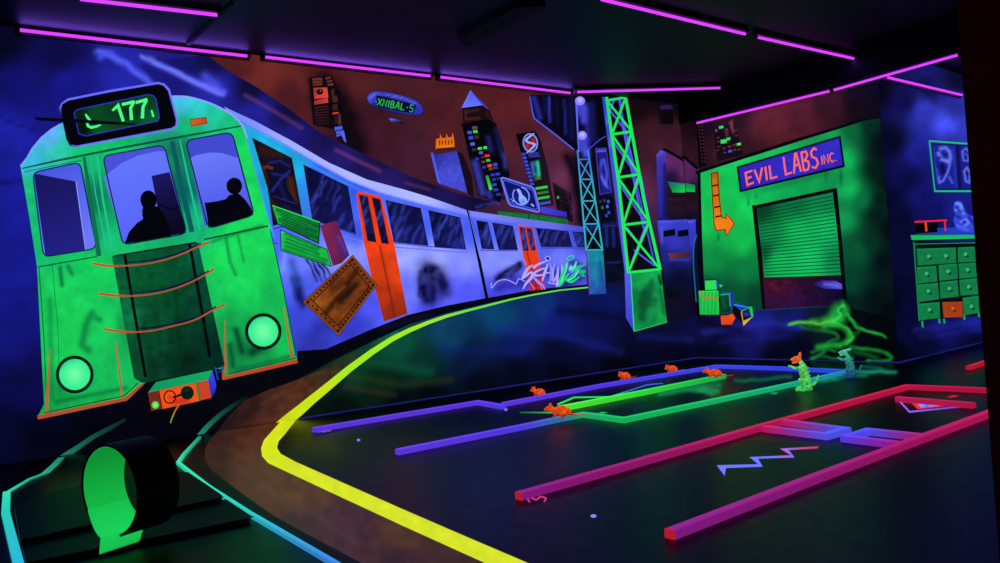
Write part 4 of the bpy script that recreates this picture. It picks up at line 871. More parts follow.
# hanging dark gantry with two globe lamps
t = wall_thing('gantry', 'black overhead gantry with violet edges painted at the wall top', 'gantry', (575, 152))
gp = [(530, 94.5), (604, 97), (606, 136), (590, 149), (578, 154), (574, 149), (534, 118.5), (530.5, 108)]
a = Art(lay=2).poly(gp, strokes((5, 5, 18), [([(534, 98), (540, 118)], 3, (50, 56, 200), .7), ([(549, 98), (550, 122)], 1.3, (56, 64, 220), .8), ([(544, 98), (546, 112)], 2, (20, 22, 90), .7), ([(564, 100), (566, 134)], 1.3, (40, 46, 180), .7), ([(571, 98), (572, 138)], 3, (18, 20, 84), .7), ([(592, 104), (594, 140)], 3, (26, 26, 110), .7), ([(586, 106), (588, 140)], 3, (60, 64, 220), .55), ([(556, 100), (558, 126)], 2, (16, 16, 64), .6)]), 2)
a.line([(530, 96), (532, 110), (534.4, 118.5), (556, 135), (574, 149.6)], 1.2, strokes((84, 96, 240), [([(532, 96)], 8, (40, 44, 160), .6)])).line([(584, 153), (600, 139.6), (606, 136)], 1, (60, 70, 210)).obj('beam', t)
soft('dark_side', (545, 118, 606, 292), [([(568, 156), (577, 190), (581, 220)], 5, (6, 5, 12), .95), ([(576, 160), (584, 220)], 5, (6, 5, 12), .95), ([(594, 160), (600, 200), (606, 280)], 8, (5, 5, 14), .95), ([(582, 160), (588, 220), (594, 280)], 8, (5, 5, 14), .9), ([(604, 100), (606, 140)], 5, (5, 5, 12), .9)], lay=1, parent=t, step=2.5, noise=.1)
for i, (c, y1, lb) in enumerate((((580, 101), 150, 'violet white globe lamp painted at the wall top, upper of two'), ((582.3, 135.6), 152, 'violet white globe lamp just above the small lattice tower, lower of two'))):
    t = wall_thing('globe_lamp', lb, 'lamp', (c[0] + 1, y1 if i else 130), group='painted globe lamps')
    if i == 0: Art(lay=5).line([(576.4, 103), (577.6, 130), (579, 152)], [2, 1.6, 1.2], (92, 104, 250)).obj('pole', t)
    soft('glow', (c[0] - 10, c[1] - 4, c[0] + 12, c[1] + 26), [([(c[0] + 2, c[1] + 5), (c[0] + 4, c[1] + 18)], 3.5, (84, 84, 250), .7), ([(c[0] - 2, c[1] + 4), (c[0] - 1, c[1] + 14)], 2, (80, 84, 240), .6)], lay=6, parent=t, step=1.4)
    Art(lay=7).disc(c, 5 - i * .4, 4.6, strokes((130, 120, 255), [([(c[0], c[1] - 1)], 3, (200, 190, 255), .9)]), rings=4).obj('globe', t)

# blue poster between the two lattice towers
t = wall_thing('wall_poster', 'narrow blue violet poster painted between the two lattice towers', 'poster', (604, 194))
Art(lay=3).poly([(595.6, 148.5), (606, 148), (611.4, 192), (600, 194.5)], strokes((30, 26, 120), [([(598, 151), (605, 150.6)], 1.2, (110, 110, 250), .9), ([(602, 160), (599.6, 170), (604, 184)], 1.6, (70, 76, 230), .9), ([(604, 160), (607, 172), (606, 186)], 1.3, (90, 96, 245), .8), ([(601, 176), (608, 188)], 1, (110, 120, 255), .7), ([(598, 158), (601, 190)], .9, (10, 10, 50), .7)]), 1.2).line([(595.6, 148.5), (606, 148), (611.4, 192), (600, 194.5)], .7, (60, 60, 200), closed=True).obj('sheet', t)
# lit windows low down between the towers
t = wall_thing('building', 'dark blue building with lit windows painted between the two lattice towers', 'building', (612, 270))
Art(lay=2).poly([(598, 196), (613, 196), (624, 280), (606, 282)], strokes((6, 7, 24), [([(606, 228), (607, 246)], 1.6, (40, 46, 170), .8), ([(613, 228), (614, 246)], 1.6, (36, 42, 160), .8), ([(604, 226), (618, 225)], 1, (50, 56, 180), .7), ([(606, 263), (620, 262)], 1, (50, 50, 170), .6), ([(609, 266), (622, 275)], 4, (10, 12, 50), .7)]), 1.6).obj('wall', t)
for x, y, c in ((599, 200, (60, 40, 44)), (603, 199, (40, 46, 160)), (607, 200, (60, 90, 200)), (606, 205, (70, 100, 230)), (601, 206, (34, 110, 60)), (607.4, 211, (50, 70, 200)), (605, 190 + 24, (56, 60, 190))):
    Art(lay=3).poly([(x, y), (x + 2.4, y - .2), (x + 2.8, y + 3), (x + .4, y + 3.2)], c).obj('window', t)
# far end of the viaduct behind the pylons
t = wall_thing('viaduct', 'dark violet viaduct edge painted behind the two lattice towers', 'viaduct', (612, 236))
Art(lay=2).poly([(585, 226), (625, 219), (626, 224), (586, 232)], (26, 28, 104)).obj('deck', t)

# lattice towers
def lattice(label, base_px, L, Rr, ys, c, w, blk, lay, back=None, xw=None):
    t = wall_thing('lattice_tower', label, 'tower', base_px, group='painted lattice towers')
    at = lambda P, y: (np.interp(y, [p[1] for p in P], [p[0] for p in P]), y)
    if back: back(t)
    col = c if callable(c) else const(c)
    for P in (L, Rr): Art(lay=lay + 2).line(P, w, col).obj('leg', t)
    for i, y in enumerate(ys):
        a, b = at(L, y), at(Rr, y - (3.2 if w > 2 else .2)); Art(lay=lay + 1).line([a, b], w * .85, col).obj('crossbar', t)
        if i + 1 < len(ys):
            y2 = ys[i + 1]; o = (3.2 if w > 2 else .2)
            Art(lay=lay).line([at(L, y), at(Rr, y2 - o)], w * .75, col).obj('brace', t); Art(lay=lay + 1).line([at(Rr, y - o), at(L, y2)], w * .8, col).obj('brace', t)
    blk(t); return t
def blk1(t):
    Art(lay=8).poly([(586, 250.5), (603, 250.4), (606.3, 294), (589.4, 295)], strokes(idw([(588, 255, (26, 130, 150)), (602, 254, (24, 140, 160)), (596, 272, (30, 120, 170)), (592, 292, (40, 90, 180)), (605, 290, (30, 70, 160))], 2.5), [([(600, 262), (602, 280)], 2, (14, 50, 90), .5), ([(594, 270), (597, 285)], 2, (44, 150, 190), .4)], noise=.15, nsc=4), 1.6).line([(586.4, 251), (589.6, 294.4)], 1.2, (96, 50, 150)).line([(589.4, 294.6), (606, 293.8)], .8, (20, 40, 90)).obj('base_block', t)
lattice('small cyan lattice tower painted in front of the tram tail', (597, 294), [(577.5, 150), (586.2, 250.5)], [(588, 150), (602.6, 250.4)], [159.5, 179.4, 201, 224, 250], strokes((54, 170, 200), [([(580, 155), (590, 165)], 14, (60, 120, 230), .8), ([(594, 245)], 20, (44, 190, 190), .5)]), 1.6, blk1, 5)
def back2(t):
    a = Art(lay=8).poly([(602, 97), (606.5, 97), (628, 271), (631, 275), (625, 273)], strokes(grad((603, 98), (40, 70, 180), (626, 272), (90, 96, 240)), [([(605, 110), (612, 160)], 1, (120, 130, 255), .6)]), 3).obj('side_face', t)
    Art(lay=7.8).poly([(606, 97), (625, 98), (660, 270), (628, 272)], strokes((9, 6, 16), [([(640, 180), (655, 262)], 2.5, (26, 24, 90), .8)]), 2).obj('dark_fill', t)
    v = (84, 92, 235)
    Art(lay=8).line([(619, 100), (636, 182), (655, 266)], 1.6, (70, 76, 215)).obj('back_brace', t)
    for p in ([(614, 100), (607, 120)], [(608, 108), (628, 134)], [(620, 98), (623, 128), (645, 235)], [(612, 140), (633, 170)], [(630, 140), (620, 172)], [(625, 128), (636, 175)], [(618, 182), (645, 222)], [(640, 178), (626, 214)], [(641, 176), (655, 250)], [(646, 225), (632, 262)], [(634, 250), (655, 266)], [(627, 228), (640, 245)]):
        Art(lay=8).line(p, 1.7, v).obj('back_brace', t)
def blk2(t):
    a = Art(lay=9).poly([(624.6, 272.5), (630.8, 274.6), (634, 331.4), (626, 318)], grad((627, 274), (84, 96, 236), (630, 326), (60, 66, 200)))
    a.poly([(630.8, 273.6), (660.5, 268.6), (667, 322), (634, 331.4)], strokes(idw([(634, 278, (16, 150, 74)), (658, 272, (20, 160, 80)), (640, 300, (12, 110, 56)), (650, 320, (14, 130, 64)), (664, 318, (20, 150, 70)), (636, 325, (16, 130, 64))], 3), [([(644, 292), (642, 318)], 4, (6, 56, 34), .6), ([(652, 282), (648, 300)], 3, (8, 70, 44), .6), ([(659, 276), (661, 284)], 1.4, (4, 10, 12), .95), ([(660, 290), (664, 312)], 2, (10, 80, 44), .5), ([(650, 276), (640, 290)], 2, (30, 170, 90), .4)], noise=.25, nsc=5), 1.8)
    a.line([(630.8, 274), (634, 331)], .9, (50, 220, 140)).line([(634, 331.4), (667, 322)], .9, (40, 190, 100)).obj('base_block', t)
lattice('tall bright green lattice tower painted near the room corner', (648, 331), [(606.5, 97), (618.5, 182), (628.4, 273)], [(625.7, 98), (644, 200), (660.5, 270)], [97.5 + 3, 134.5, 177.5, 225, 272.5], strokes((30, 232, 90), [([(615, 100)], 16, (40, 200, 120), .6), ([(640, 260)], 20, (44, 236, 110), .5)]), 3.0, blk2, 10, back2)
# chimney
t = wall_thing('chimney', 'faint dark chimney with violet cap painted right of the green tower', 'chimney', (666, 124))
Art(lay=2).poly([(659, 108), (673, 108), (673.6, 124), (660, 124)], strokes((12, 6, 12), [([(661, 112), (661, 122)], 2, (24, 12, 20), .6)]), 2).poly([(659, 107.8), (661, 105.4), (666, 104.6), (671.4, 105.4), (673.4, 108), (670, 109.4), (662, 109.4)], (40, 24, 84)).obj('stack', t)
# houses by the corner
zc = lambda x, y: (640 + x / 2.5625, 130 + y / 2.56)
t = wall_thing('building', 'violet slab tower painted between the green tower and the corner houses', 'building', (661, 222))
Art(lay=2).poly([zc(42, 64), zc(52, 50), zc(66, 56), zc(74, 120), zc(72, 232), zc(46, 232)], strokes(grad(zc(55, 60), (66, 54, 180), zc(60, 225), (24, 22, 110)), [([zc(48, 90), zc(52, 220)], 1.6, (50, 50, 180), .6), ([zc(40, 66), zc(58, 56)], 2, (110, 100, 220), .5), ([zc(64, 90), zc(68, 220)], 2, (14, 10, 50), .7)]), 1.8).obj('wall', t)
t = wall_thing('building', 'gabled shop with green awning painted at the wall corner', 'building', (680, 222))
a = Art(lay=3).poly([zc(66, 54), zc(150, 100), zc(150, 232), zc(72, 232)], strokes(idw([(*zc(75, 80), (96, 40, 100)), (*zc(120, 110), (100, 44, 100)), (*zc(140, 120), (90, 38, 84)), (*zc(80, 125), (30, 14, 50)), (*zc(100, 170), (22, 10, 20)), (*zc(130, 180), (26, 12, 20)), (*zc(100, 200), (40, 18, 34)), (*zc(100, 228), (16, 10, 40))], 3.2), [([zc(75, 178), zc(140, 178)], 1.2, (70, 30, 50), .6)]), 1.8)
a.obj('wall', t); Art(lay=4).line([zc(60, 48), zc(150, 98)], 3, (8, 5, 14)).obj('roof_edge', t)
# the shop front turns the corner onto the back wall
Art(BW, 1).poly([(684, 157), (699, 168), (700, 222), (687, 222)], strokes(idw([(690, 168, (88, 38, 90)), (696, 175, (70, 30, 74)), (688, 178, (90, 40, 90)), (692, 196, (24, 11, 22)), (692, 206, (40, 18, 32)), (694, 218, (14, 9, 34)), (692, 186, (22, 12, 40))], 3), []), 1.8).obj('side_wall', t)
Art(BW, 2).line([(683, 156), (698, 169)], 3, (8, 5, 14)).obj('roof_edge', t); Art(BW, 2).poly([(685.4, 183), (695, 185), (695, 192), (686, 191.6)], grad((690, 183), (12, 120, 70), (690, 192), (20, 190, 78))).obj('awning', t)
Art(lay=4).poly([zc(70, 132), zc(140, 140), zc(140, 160), zc(84, 160)], strokes(grad(zc(80, 132), (10, 110, 70), zc(110, 158), (20, 200, 80)), [([zc(72, 132), zc(140, 139)], .9, (60, 70, 210), .8)]), 1.5).obj('awning', t)
t = wall_thing('building', 'blue walled kiosk with two black windows painted at the wall corner', 'building', (676, 300))
Art(lay=4).poly([zc(44, 232), zc(140, 228), zc(146, 420), zc(68, 430), zc(52, 300)], strokes(idw([(*zc(60, 240), (60, 66, 214)), (*zc(130, 240), (56, 58, 200)), (*zc(90, 290), (50, 54, 190)), (*zc(130, 300), (40, 44, 160)), (*zc(90, 335), (20, 22, 90)), (*zc(100, 380), (8, 9, 40)), (*zc(60, 320), (30, 34, 130)), (*zc(80, 425), (5, 5, 20))], 3), [([zc(76, 333), zc(124, 333)], 1.1, (60, 66, 200), .8), ([zc(50, 234), zc(136, 231)], .9, (110, 120, 245), .7), ([zc(54, 250), zc(58, 290)], 1, (110, 120, 245), .5), ([zc(80, 350), zc(130, 360)], 2, (14, 16, 70), .6)]), 1.8).obj('wall', t)
for x0, x1 in ((60, 90), (97, 131)): Art(lay=5).poly([zc(x0, 258), zc(x1, 253), zc(x1, 270), zc(x0, 274)], (4, 4, 14)).obj('window', t)
Art(lay=5).poly([zc(70, 316), zc(126, 312), zc(128, 326), zc(78, 330)], grad(zc(75, 315), (110, 50, 60), zc(120, 328), (70, 30, 40))).obj('ledge', t)
Art(BW, 1.5).poly([(687.6, 220), (695.6, 219), (697, 294), (693, 298)], strokes(idw([(691, 225, (56, 60, 200)), (692, 240, (52, 54, 190)), (693, 255, (34, 38, 140)), (694, 270, (10, 12, 50)), (695, 290, (5, 6, 22))], 3), [([(688, 222), (695, 221)], .9, (104, 112, 240), .7)]), 1.8).obj('side_wall', t)
t = wall_thing('drainpipe', 'curved teal edged pipe painted in the corner left of the lab', 'pipe', (697, 303), BW)
Art(BW, 2.5).line([zc(146, 268), zc(142, 296), zc(142, 340), zc(146, 390), zc(150, 440)], [2, 3, 4, 4, 4], (12, 14, 56), sm=4).line([zc(145, 268), zc(138, 296), zc(137, 340), zc(140, 390), zc(144, 440)], 1.1, (24, 110, 120), sm=4).obj('pipe', t)
Art(BW, 2).poly([(694, 285), (700, 285), (702, 320), (696, 316)], (6, 6, 20)).obj('shade', t)
# ================================================================== the painted lab on the back wall
P_ = BW
t = wall_thing('skyscraper', 'dark tower with green and red windows painted behind the lab roof', 'skyscraper', (728, 160), P_, group='painted city towers')
zl = lambda x, y: (680 + x / 4.02, 100 + y / 4.02)
Art(P_, 1).poly([zl(132, 110), zl(200, 92), zl(222, 100), zl(256, 220), zl(150, 246)], strokes((22, 9, 16), [([zl(205, 85), zl(214, 130)], 1.6, (110, 46, 44), .7), ([zl(150, 130), zl(160, 200)], 3, (10, 5, 12), .6)]), 2).obj('facade', t)
Art(P_, 2).poly([zl(196, 90), zl(212, 76), zl(218, 140), zl(206, 120)], (110, 44, 44)).obj('spire', t)
for (x, y, w_, h, c) in ((156, 106, 18, 10, (60, 210, 90)), (140, 118, 10, 12, (120, 50, 48)), (180, 116, 12, 8, (110, 44, 48)), (163, 160, 24, 16, (40, 220, 100)), (186, 152, 16, 12, (40, 200, 100)), (146, 150, 12, 6, (90, 40, 44)), (148, 166, 12, 6, (90, 40, 44)), (180, 128, 14, 8, (100, 44, 44)), (182, 140, 12, 6, (90, 38, 40)), (228, 174, 16, 10, (80, 230, 80)), (192, 184, 14, 8, (110, 40, 44)), (212, 178, 12, 8, (110, 40, 40)), (170, 192, 12, 8, (80, 40, 60)), (194, 202, 14, 10, (70, 80, 220)), (174, 210, 12, 6, (60, 50, 130)), (214, 198, 12, 8, (90, 40, 48)), (230, 196, 14, 8, (80, 36, 44)), (146, 200, 12, 6, (70, 34, 40)), (150, 186, 12, 5, (90, 40, 40)), (218, 120, 10, 8, (80, 34, 40)), (222, 140, 10, 8, (80, 34, 40))):
    Art(P_, 3).poly([zl(x, y), zl(x + w_, y - 3), zl(x + w_ + 1, y + h - 3), zl(x + 1, y + h)], c).obj('window', t)
t = wall_thing('skyscraper', 'narrow black tower with rows of dim dots painted in the back corner', 'skyscraper', (702, 166), P_, group='painted city towers')
Art(P_, 1).poly([(696, 121), (703, 121), (706, 166), (699, 168)], (8, 5, 10)).obj('facade', t)
a = Art(P_, 2)
for i in range(11):
    for x in (698.6, 701.4): a.poly([(x + i * .3, 126 + i * 3.5), (x + 1.2 + i * .3, 125.6 + i * 3.5), (x + 1.3 + i * .3, 127 + i * 3.5), (x + .1 + i * .3, 127.4 + i * 3.5)], (86, 36, 44))
o = a.obj('lit_dots', t); tag(o, kind='stuff')

# facade
t = wall_thing('laboratory', 'green lab building with roller shutter painted on the back wall', 'building', (770, 315), P_)
fac = [(699.5, 173), (864, 121), (880, 118), (896, 320), (845, 306), (764, 310), (742, 312), (703, 316)]
fcol2 = strokes(idw([(705, 178, (20, 190, 84)), (740, 165, (22, 200, 88)), (780, 155, (20, 190, 92)), (830, 138, (16, 160, 84)), (855, 130, (10, 100, 56)), (868, 128, (5, 40, 30)), (705, 220, (22, 200, 82)), (745, 210, (22, 206, 86)), (740, 240, (20, 186, 78)), (710, 260, (14, 140, 66)), (745, 270, (12, 120, 60)), (735, 295, (8, 76, 48)), (755, 300, (6, 60, 42)), (710, 290, (6, 70, 44)), (845, 160, (18, 186, 90)), (850, 190, (18, 180, 88)), (845, 220, (16, 150, 78)), (862, 200, (10, 110, 60)), (858, 250, (8, 86, 52)), (850, 285, (6, 66, 44)), (870, 240, (5, 44, 32)), (880, 200, (4, 24, 20)), (885, 260, (3, 14, 18)), (875, 300, (3, 16, 18)), (850, 304, (4, 30, 28)), (880, 140, (4, 14, 16)), (800, 190, (14, 160, 80)), (760, 190, (18, 180, 84)), (890, 310, (3, 8, 14)), (876, 170, (4, 26, 22)), (888, 180, (3, 12, 14)), (890, 230, (3, 10, 14)), (876, 215, (4, 26, 22)), (882, 150, (3, 12, 14))], 3), [([(747, 192), (748, 204)], 1, (10, 90, 50), .7), ([(826, 172), (827, 182)], 1, (10, 90, 54), .7), ([(840, 168), (842, 186)], 1, (10, 80, 54), .7), ([(755, 190), (755.6, 198)], .8, (10, 90, 50), .6), ([(718, 233), (718.6, 240)], .8, (10, 90, 50), .6), ([(764, 190), (830, 172)], 3, (10, 110, 60), .4)], noise=.1, nsc=12)
Art(P_, 2).poly(fac, fcol2, 2.5).obj('facade', t)
Art(P_, 3).line([(696, 173), (700, 171.5), (750, 155), (800, 139), (839, 127.5), (864, 119)], [3.4, 3, 3, 3, 2.6, 2], (4, 5, 10)).line([(699, 172), (701, 240), (704, 318)], [3, 2.4, 3], (3, 4, 10)).obj('roof_edge', t)
# opening and shutter
dk = strokes(idw([(770, 285, (66, 16, 40)), (785, 292, (60, 14, 46)), (770, 300, (44, 14, 50)), (810, 282, (40, 12, 40)), (820, 296, (30, 10, 50)), (840, 298, (16, 8, 40)), (790, 304, (40, 14, 64)), (760, 250, (3, 6, 10)), (842, 240, (3, 6, 10))], 3), [([(772, 284), (778, 290)], 2, (110, 20, 40), .6), ([(784, 281), (790, 283)], 1.4, (100, 20, 44), .6)], noise=.3, nsc=4)
Art(P_, 3).poly([(753, 206.5), (834, 189.5), (845.6, 300), (846, 305), (764.5, 309.5)], dk, 2).obj('opening', t)
Art(P_, 5).line([(753.6, 205), (758.5, 250), (764, 309)], 3.4, (3, 5, 9)).line([(835, 188.4), (840, 240), (845.4, 304)], 4, (3, 5, 9)).line([(752.6, 207), (836, 189)], 2.4, (3, 5, 9)).obj('door_frame', t)
shq = [(756.6, 208.6), (832.6, 192.4), (842.6, 275.6), (764.6, 278.2)]
ms = quad(shq)
a = Art(P_, 4).poly(shq, idw([(*ms(.05, .03), (6, 60, 34)), (*ms(.5, .05), (10, 110, 60)), (*ms(.9, .08), (12, 130, 72)), (*ms(.1, .4), (12, 140, 70)), (*ms(.5, .4), (20, 190, 92)), (*ms(.85, .4), (20, 186, 96)), (*ms(.2, .75), (20, 190, 90)), (*ms(.6, .75), (22, 200, 100)), (*ms(.95, .8), (14, 130, 74)), (*ms(.5, .97), (22, 190, 96)), (*ms(.02, .6), (8, 80, 46))], 3), 2.5)
for i in range(1, 22): a.line([ms(.01, i / 22), ms(.99, i / 22 - .003)], .9, (4, 64, 38))
a.line([ms(0, 1), ms(1, 1)], 1.2, (3, 20, 18)); a.obj('roller_shutter', t)
Art(P_, 4).poly([(812, 284), (822, 280.4), (836, 281), (843.6, 285), (843.6, 289), (824, 288.6)], strokes(grad((815, 282), (30, 24, 110), (842, 288), (96, 84, 230)), [([(824, 284), (838, 285.6)], 1.2, (130, 120, 250), .7)]), 1.6).obj('lit_patch', t)
# signs
t = wall_thing('lab_sign', 'violet board lettered EVIL LABS INC. in orange above the roller shutter', 'sign', (790, 190), P_)
sq = [(736.6, 166.6), (840.6, 135.4), (845, 167), (739.8, 192.4)]
Art(P_, 4).poly(sq, (5, 5, 18)).obj('frame', t)
s2 = [(738.8, 168), (839, 138), (842.6, 165), (741.4, 190)]; m2 = quad(s2)
Art(P_, 5).poly(s2, strokes(idw([(745, 172, (50, 40, 190)), (790, 165, (52, 42, 196)), (835, 145, (54, 44, 200)), (838, 160, (46, 38, 180)), (745, 186, (40, 34, 164))], 2), [], noise=.15, nsc=4), 2).line(s2, .8, (30, 26, 120), closed=True).obj('board', t)
lc = strokes((255, 108, 84), [([(775, 165), (782, 178)], 12, (255, 96, 110), .5)])
def word(nm, s, x0, x1, y0, y1, w, wd=None):
    a = Art(P_, 6); letters(a, s, m2, x0, x1, y0, y1, w, lc, gap=.22, widths=wd); return a.obj(nm, t)
word('lettering', 'EVIL', .055, .365, .27, .86, 2.0, {'I': .4})
word('lettering', 'LABS', .435, .775, .1, .86, 2.0)
word('lettering', 'INC.', .80, .955, .46, .80, 1.2, {'I': .35, '.': .3})
t = wall_thing('arrow_sign', 'orange bent arrow sign painted left of the roller shutter', 'sign', (722, 236), P_)
ar = [(711, 173.4), (717.8, 171.8), (719.6, 200), (721.6, 216.6), (726, 218.4), (725.6, 213), (734.6, 223.4), (726.2, 236), (725.4, 229.6), (716, 230.6), (714, 224)]
Art(P_, 4).poly(ar, strokes(grad((712, 175), (170, 90, 16), (718, 226), (250, 130, 20)), [([(714, 180), (715, 196)], 2.4, (220, 130, 20), .6), ([(727, 224)], 4, (255, 110, 24), .7)]), 1.6).line(ar, 1.2, (120, 40, 12), closed=True).obj('arrow', t)
for y, x in ((186, 712.4), (196, 713.2), (207.5, 714.2), (217, 715.2)): Art(P_, 5).line([(x, y), (x + 6, y - 1.2)], 1.6, (20, 8, 6)).obj('gap_bar', t)

# crates by the lab door
zk = lambda x, y: (690 + x / 7.51, 260 + y / 7.51)
soft_p = lambda *a, **k: soft(*a, plane=P_, **k)
def crate(name, label, base, shapes, extra=None):
    t = wall_thing(name, label, 'crate', zk(*base), P_, 'painted crates by the lab')
    for nm, lay, pts, c in shapes: Art(P_, lay).poly([zk(*p) for p in pts], c, 1.4 if callable(c) else None).obj(nm, t)
    if extra: extra(t)
    return t
stripes = [([zk(80 + i * 17, 240), zk(84 + i * 17, 405)], .55, (10, 120, 50), .6) for i in range(8)]
crate('crate', 'large bright green slatted crate draped with an orange chain', (145, 410), [('front', 6, [(65, 232), (212, 228), (220, 410), (74, 410)], strokes(grad(zk(100, 240), (40, 226, 80), zk(150, 405), (34, 200, 80)), stripes)), ('rim', 5, [(60, 228), (90, 205), (215, 215), (228, 300), (228, 412), (70, 418)], (3, 5, 10))],
      lambda t: Art(P_, 7).line([zk(*p) for p in [(84, 235), (100, 270), (120, 292), (150, 276), (175, 290), (200, 294), (212, 288)]], 1.3, (210, 70, 30), sm=3).obj('chain', t))
crate('crate', 'small bright green box on top of the large green crate', (155, 225), [('front', 6, [(112, 156), (195, 152), (200, 222), (116, 226)], grad(zk(115, 160), (40, 220, 84), zk(195, 220), (44, 226, 80))), ('side', 6, [(195, 152), (212, 168), (214, 206), (200, 220)], (50, 56, 200)), ('lid', 6, [(108, 154), (125, 143), (190, 142), (205, 152)], (44, 24, 60))],
      lambda t: Art(P_, 7).poly([zk(218, 186), zk(238, 184), zk(246, 192), zk(228, 208)], (40, 210, 80)).obj('latch', t))
crate('crate', 'dark green upright box standing right of the large green crate', (262, 395), [('front', 7, [(226, 262), (296, 256), (302, 388), (230, 394)], strokes(grad(zk(230, 265), (10, 80, 50), zk(290, 385), (6, 46, 36)), [([zk(250, 300), zk(262, 360)], 2, (14, 96, 60), .6)])), ('side', 7, [(298, 252), (326, 246), (330, 338), (304, 380)], (36, 44, 170)), ('top', 7, [(232, 258), (255, 240), (326, 244), (298, 256)], (46, 54, 200))],
      lambda t: Art(P_, 8).line([zk(226, 262), zk(296, 256), zk(302, 350)], .9, (24, 190, 120)).obj('edge', t))
crate('crate', 'small orange box lying below the dark green box', (275, 485), [('front', 7, [(230, 416), (290, 412), (322, 402), (340, 436), (316, 484), (236, 486)], strokes(grad(zk(240, 418), (240, 84, 24), zk(300, 480), (214, 66, 24)), [([zk(300, 420), zk(330, 440)], 1.4, (250, 110, 40), .6), ([zk(235, 414), zk(290, 412)], .8, (140, 36, 14), .8)]))])
crate('crate', 'tilted open box with blue lid and yellow corner, rightmost of the crates', (400, 495), [('lid', 8, [(326, 336), (352, 320), (440, 352), (390, 384)], grad(zk(330, 335), (40, 54, 220), zk(435, 355), (30, 50, 190))), ('inside', 7, [(386, 388), (446, 364), (470, 425), (400, 455)], strokes((6, 16, 30), [([zk(415, 405), zk(430, 408)], 2.2, (40, 60, 210), .9)])), ('frame', 8, [(440, 352), (466, 348), (476, 428), (458, 424)], (26, 190, 100)), ('corner', 8, [(380, 390), (392, 388), (400, 458), (476, 424), (446, 450), (402, 495)], grad(zk(385, 395), (236, 110, 20), zk(440, 450), (214, 190, 30))), ('side', 6, [(326, 336), (386, 388), (392, 480), (318, 385)], (4, 6, 14))],
      lambda t: Art(P_, 9).line([zk(386, 386), zk(442, 356), zk(330, 336)], .9, (30, 190, 130)).obj('edge', t))

# green fumes seeping out
zo = lambda x, y: (680 + x / 3.314, 230 + y / 3.314)
gs_ = (26, 170, 50)
ooze = [([zo(*p) for p in pts], w, c, al) for pts, w, c, al in [
    ([(545, 245), (530, 262), (500, 285), (470, 305), (430, 312), (370, 314)], 4, (26, 150, 60), .5), ([(530, 250), (520, 285), (500, 315), (470, 325)], 5.5, (30, 190, 56), .75),
    ([(490, 270), (530, 300), (570, 322), (620, 338), (680, 352)], 2, (24, 140, 48), .75), ([(460, 322), (520, 318), (560, 330), (530, 352), (470, 362)], 4.5, (40, 200, 50), .7),
    ([(500, 330), (560, 350), (570, 370), (530, 392), (470, 400), (430, 420)], 2.6, (30, 170, 50), .7), ([(480, 350), (510, 372), (480, 398), (440, 410)], 2.2, (28, 160, 50), .65),
    ([(430, 404), (470, 392), (540, 390), (620, 398), (680, 412), (700, 426), (660, 436), (600, 432)], 1.9, (24, 150, 48), .7), ([(440, 436), (500, 420), (580, 420), (640, 432)], 1.8, (22, 130, 50), .55),
    ([(410, 318), (450, 330), (500, 345)], 2, (60, 190, 40), .5), ([(540, 268), (545, 290), (525, 310)], 2.5, (40, 210, 80), .5), ([(525, 300), (560, 340), (555, 372)], 3, (20, 110, 36), .5), ([(380, 316), (420, 326), (440, 322)], 2.4, (70, 170, 40), .45), ([(450, 366), (440, 384), (466, 378)], 2, (24, 130, 50), .5)]]
t = wall_thing('green_fumes', 'swirling green fumes painted seeping from under the lab shutter', 'fumes', (840, 362), P_)
ooze = [(p, w * (.85 if w >= 4 else .5), c, a * (.62 if w >= 4 else 1.0)) for p, w, c, a in ooze]
ooze += [([zo(*p) for p in q], w, c, a) for q, w, c, a in [([(548, 244), (530, 268), (540, 300), (500, 318)], 1.2, (70, 230, 80), .8), ([(372, 312), (420, 324), (470, 318), (520, 306)], 1.1, (90, 220, 60), .8), ([(476, 300), (500, 312), (548, 316), (574, 330)], .9, (60, 230, 70), .7), ([(548, 330), (572, 352), (556, 380), (500, 396), (452, 404)], 1.0, (50, 210, 70), .7), ([(470, 340), (455, 356), (480, 362)], .8, (50, 200, 60), .6), ([(540, 340), (500, 352), (476, 366), (500, 380)], .9, (40, 190, 60), .6)]]
ooze = [([(838, 309), (834, 316), (840, 322)], 5, (30, 170, 66), .6), ([(843, 304), (846, 312), (836, 320), (824, 326)], 3.4, (36, 190, 70), .6), ([(812, 323), (826, 320), (842, 319)], 3.6, (50, 180, 56), .55),
        ([(789.5, 325), (804, 322.6), (820, 323), (834, 320)], 1.5, (84, 200, 50), .8), ([(844, 305), (838, 311), (842, 316), (832, 322)], 1.1, (60, 230, 100), .8), ([(848, 313), (856, 326), (868, 331), (885, 337)], 1.3, (34, 180, 70), .8),
        ([(832, 324), (842, 327), (849, 332), (850, 339), (843, 344), (830, 346), (819, 347)], 2.6, (30, 170, 56), .75), ([(836, 322), (848, 329), (852, 338), (846, 345)], 1.1, (50, 215, 70), .7), ([(822, 330), (834, 333), (838, 338), (828, 343)], 1.5, (22, 130, 46), .6),
        ([(819, 347), (824, 350), (820, 355), (811, 358.6)], 1.7, (26, 140, 50), .65), ([(812, 352), (822, 349), (836, 351)], 1.2, (24, 130, 46), .5), ([(850, 348), (866, 348.6), (880, 351), (891, 357.6), (884, 361), (868, 361)], 1.6, (24, 140, 50), .7), ([(846, 352), (862, 353), (876, 357)], 2.2, (14, 90, 36), .6), ([(824, 357), (838, 358), (852, 357.6)], 1.4, (22, 120, 44), .5), ([(854, 322), (860, 330), (852, 334)], 1.6, (18, 100, 36), .5), ([(800, 326), (812, 330), (824, 329)], 2, (34, 110, 40), .45)]
ooze = [([(float(a), float(b)) for a, b in smooth(p, 4)], w, c, al) for p, w, c, al in ooze]
